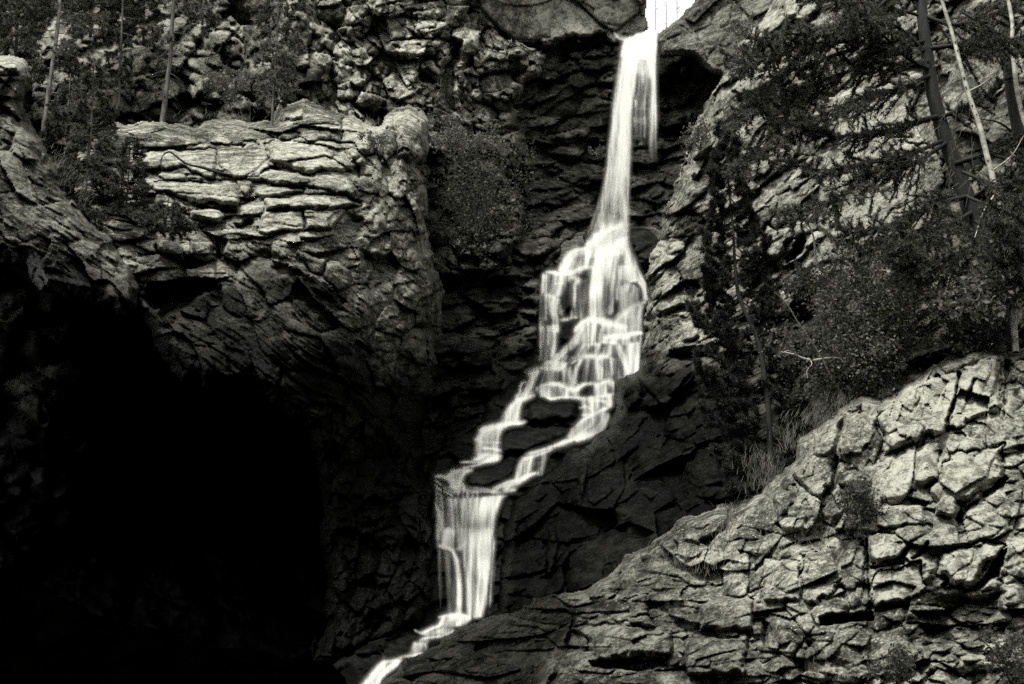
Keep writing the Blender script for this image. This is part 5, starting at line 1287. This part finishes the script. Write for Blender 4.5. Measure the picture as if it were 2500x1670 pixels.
# ---- bushes
def bush(label, cx, cy, rx, ry, Y, n, mat, lsize, stems, depth=1.2, name='bush', groups=26, shape=None):
    m = mpp(Y); r = thing(name, label, 'bush', None)
    C = []
    while len(C) < groups:
        q = (rng.random(2) * 2 - 1)
        if (q ** 2).sum() < 1: e = .62 + .75 * rng.random() ** 2; C.append((cx + q[0] * rx * e, cy + q[1] * ry * e))
    C = np.array(C)
    w = Acc()
    base = np.array([cx + stems[0], cy + stems[1]])
    for c in C:
        mid = (base + c) / 2 + rng.normal(size=2) * 8
        w.add(*tube(smooth3(px3([tuple(base + rng.normal(size=2) * 6), tuple(mid), tuple(c)], Y + rng.normal() * depth * .3), 6), [1.3 * m, .4 * m], 3))
    w.build('branch', M_bark_dark, r)
    f = Acc()
    per = max(10, n // (groups * 3))
    C = np.repeat(C, 3, 0) + rng.normal(size=(len(C) * 3, 2)) * min(rx, ry) * .16
    for c in C:
        s = (.05 + .13 * rng.random()) * min(rx, ry) * 1.3
        p = c + rng.normal(size=(per, 2)) * s
        D = Y + rng.normal() * depth * .5 + rng.normal(size=per) * depth * .3
        f.add(*leaves(pt(p[:, 0], p[:, 1], D), lsize * 1.25 * m))
    f.build('foliage', mat, r)
    return r
bush('large fine leaved bush between the right cliff and the outcrop ridge', 2130, 770, 160, 130, 36.0, 15000, M_leaf, 6.5, (40, 170), 1.4, groups=60)
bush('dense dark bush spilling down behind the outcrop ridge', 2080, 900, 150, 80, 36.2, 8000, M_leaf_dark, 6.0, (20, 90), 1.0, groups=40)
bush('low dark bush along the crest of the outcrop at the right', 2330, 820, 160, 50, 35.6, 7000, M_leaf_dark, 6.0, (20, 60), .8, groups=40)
bush('round leaved aspen brush under the aspens at the right edge', 2400, 710, 140, 70, 34.8, 3400, M_leaf, 11, (20, 90), 1.2, groups=40)
bush('small round leaved shrub left of the large bush', 1935, 700, 55, 50, 37.2, 700, M_leaf, 10, (40, 50), .6, groups=12)
bush('leafy bush filling the corner between buttress and upper cliff', 1170, 450, 120, 125, 55.5, 5200, M_leaf_dark, 5.2, (0, 130), 1.6, groups=46)
bush('sparse brush above the leafy corner bush', 1120, 345, 110, 50, 56.5, 2600, M_leaf, 6.0, (10, 60), 1.4, groups=26)
bush('small dark bush near the dark rock wall under the corner bush', 1120, 560, 90, 50, 56.0, 3000, M_leaf_dark, 6.0, (0, 60), 1.0, groups=22)
bush('twiggy pale brush on the ledge above the bright beds', 560, 200, 80, 34, 54.5, 2200, M_leaf, 5.0, (10, 50), 1.0, groups=22)
bush('small brush beside the smooth nose of the buttress', 925, 345, 34, 30, 48.5, 700, M_leaf, 5.0, (0, 34), .5, groups=10)
bush('dark shrub wedged in the cleft of the outcrop', 2092, 1225, 50, 56, 31.4, 2600, M_leaf_dark, 6.0, (10, 60), .5, groups=20)
bush('dark weedy shrub at the foot of the outcrop', 2190, 1625, 60, 50, 28.9, 1500, M_leaf_dark, 6.5, (0, 60), .5, groups=16)
bush('dark shrub in the bottom right corner of the outcrop', 2470, 1600, 70, 60, 28.6, 2200, M_leaf_dark, 7, (0, 60), .5, groups=18)
bush('small brush on the left rim of the right cliff', 1700, 330, 34, 40, 53.0, 700, M_leaf, 5.5, (10, 40), .6, groups=12)
bush('brush on the crest of the right slope above the fall', 1812, 70, 46, 50, 56.5, 1000, M_leaf, 5.5, (0, 50), .8, groups=14)
bush('tiny shrub on the seeping wall beside the free fall', 1466, 366, 20, 18, 61.0, 240, M_leaf, 5.5, (0, 20), .3, groups=6)

# ---- grass on the ledges
def grass(name, spots, Y, n, ln, mat=None):
    m = mpp(Y); V = []
    for (x, y, rx, ry, k, lean) in spots:
        k = int(k * .6)
        a = x + rng.normal(size=k) * rx; b = y + rng.normal(size=k) * ry
        P = pt(a, b, Y + rng.normal(size=k) * .25)
        d = np.stack([rng.normal(size=k) * .35 + lean, rng.normal(size=k) * .3, np.ones(k)], -1); d = unit(d)
        L = (ln * (.5 + .8 * rng.random(k)) * m)[:, None]
        side = np.array([[1., 0, 0]]) * 0.45 * m
        tip = P + d * L + np.stack([lean * .35 * L[:, 0], 0 * L[:, 0], -.1 * L[:, 0]], -1); mid = P + d * L * .55
        V.append(np.stack([P - side, P + side, mid + side * .7, mid - side * .7], 1).reshape(-1, 3)); V.append(np.stack([mid - side * .7, mid + side * .7, tip, tip], 1).reshape(-1, 3))
    V = np.concatenate(V)
    o = link(name, make_mesh(name, V, np.arange(len(V)).reshape(-1, 4), None, (mat or M_grass,)), None, kind='stuff')
    return o
def label_stuff(o, l, c): o['label'] = l; o['category'] = c
label_stuff(grass('grass', [(1975, 1030, 26, 16, 260, .4), (1930, 1080, 16, 14, 160, .3), (1880, 1150, 18, 20, 200, .2), (1850, 1180, 16, 10, 120, .2), (1780, 1300, 12, 34, 240, .1), (1760, 1345, 14, 20, 120, .1),
       (2100, 1170, 22, 10, 140, .2), (1740, 1400, 30, 12, 160, .1), (1640, 1380, 40, 18, 140, .1), (1840, 1130, 20, 12, 120, .3), (2050, 990, 20, 10, 80, .2)], 34.3, 0, 34), 'dry grass tufts along the crest of the outcrop', 'grass')
label_stuff(grass('grass', [(2110, 1180, 22, 14, 150, .2), (1890, 1330, 40, 20, 120, .1), (2000, 1620, 40, 12, 100, 0)], 31.0, 0, 22), 'short grass in the clefts of the outcrop face', 'grass')
label_stuff(grass('grass', [(1775, 255, 16, 14, 160, .2), (1790, 285, 24, 14, 160, .2), (1840, 275, 24, 14, 160, .1)], 52.2, 0, 22), 'grass tufts on the bright rim of the right cliff', 'grass')
label_stuff(grass('grass', [(940, 350, 22, 14, 160, .2), (905, 300, 16, 8, 60, .1), (560, 285, 50, 6, 100, .1)], 48.9, 0, 16), 'grass beside the smooth nose of the buttress', 'grass')
label_stuff(grass('grass', [(170, 440, 10, 26, 120, .5), (200, 470, 12, 20, 120, .5), (140, 400, 12, 20, 80, .3)], 46.0, 0, 26), 'drooping grass along the edge of the left slab', 'grass')

# ---- the curved dead limb lying on the pale beds
def dead_limb():
    Y = 46.4; m = mpp(Y)
    r = thing('dead_branch', 'dark curved dead branch lying across the bright beds of the buttress', 'branch', None)
    a = Acc(); a.add(*tube(smooth3(px3([(392, 405), (395, 385), (405, 373), (416, 371), (428, 380), (444, 392), (461, 402), (490, 408), (520, 417), (545, 424), (568, 427)], Y - 1.0), 30), [1.2 * m, 2.4 * m, 2.6 * m, 4 * m, 2 * m], 7, .2))
    a.build('stem', M_bark_dark, r)
    for pl in ([(428, 380), (448, 398), (454, 408), (446, 415)], [(500, 412), (520, 424), (540, 430)], [(545, 424), (556, 420), (558, 412)], [(392, 405), (396, 416), (380, 424)]):
        a = Acc(); a.add(*tube(smooth3(px3(pl, Y - 1.0), 8), [1.0 * m, .4 * m], 4)); a.build('twig', M_bark_dark, r)
dead_limb()
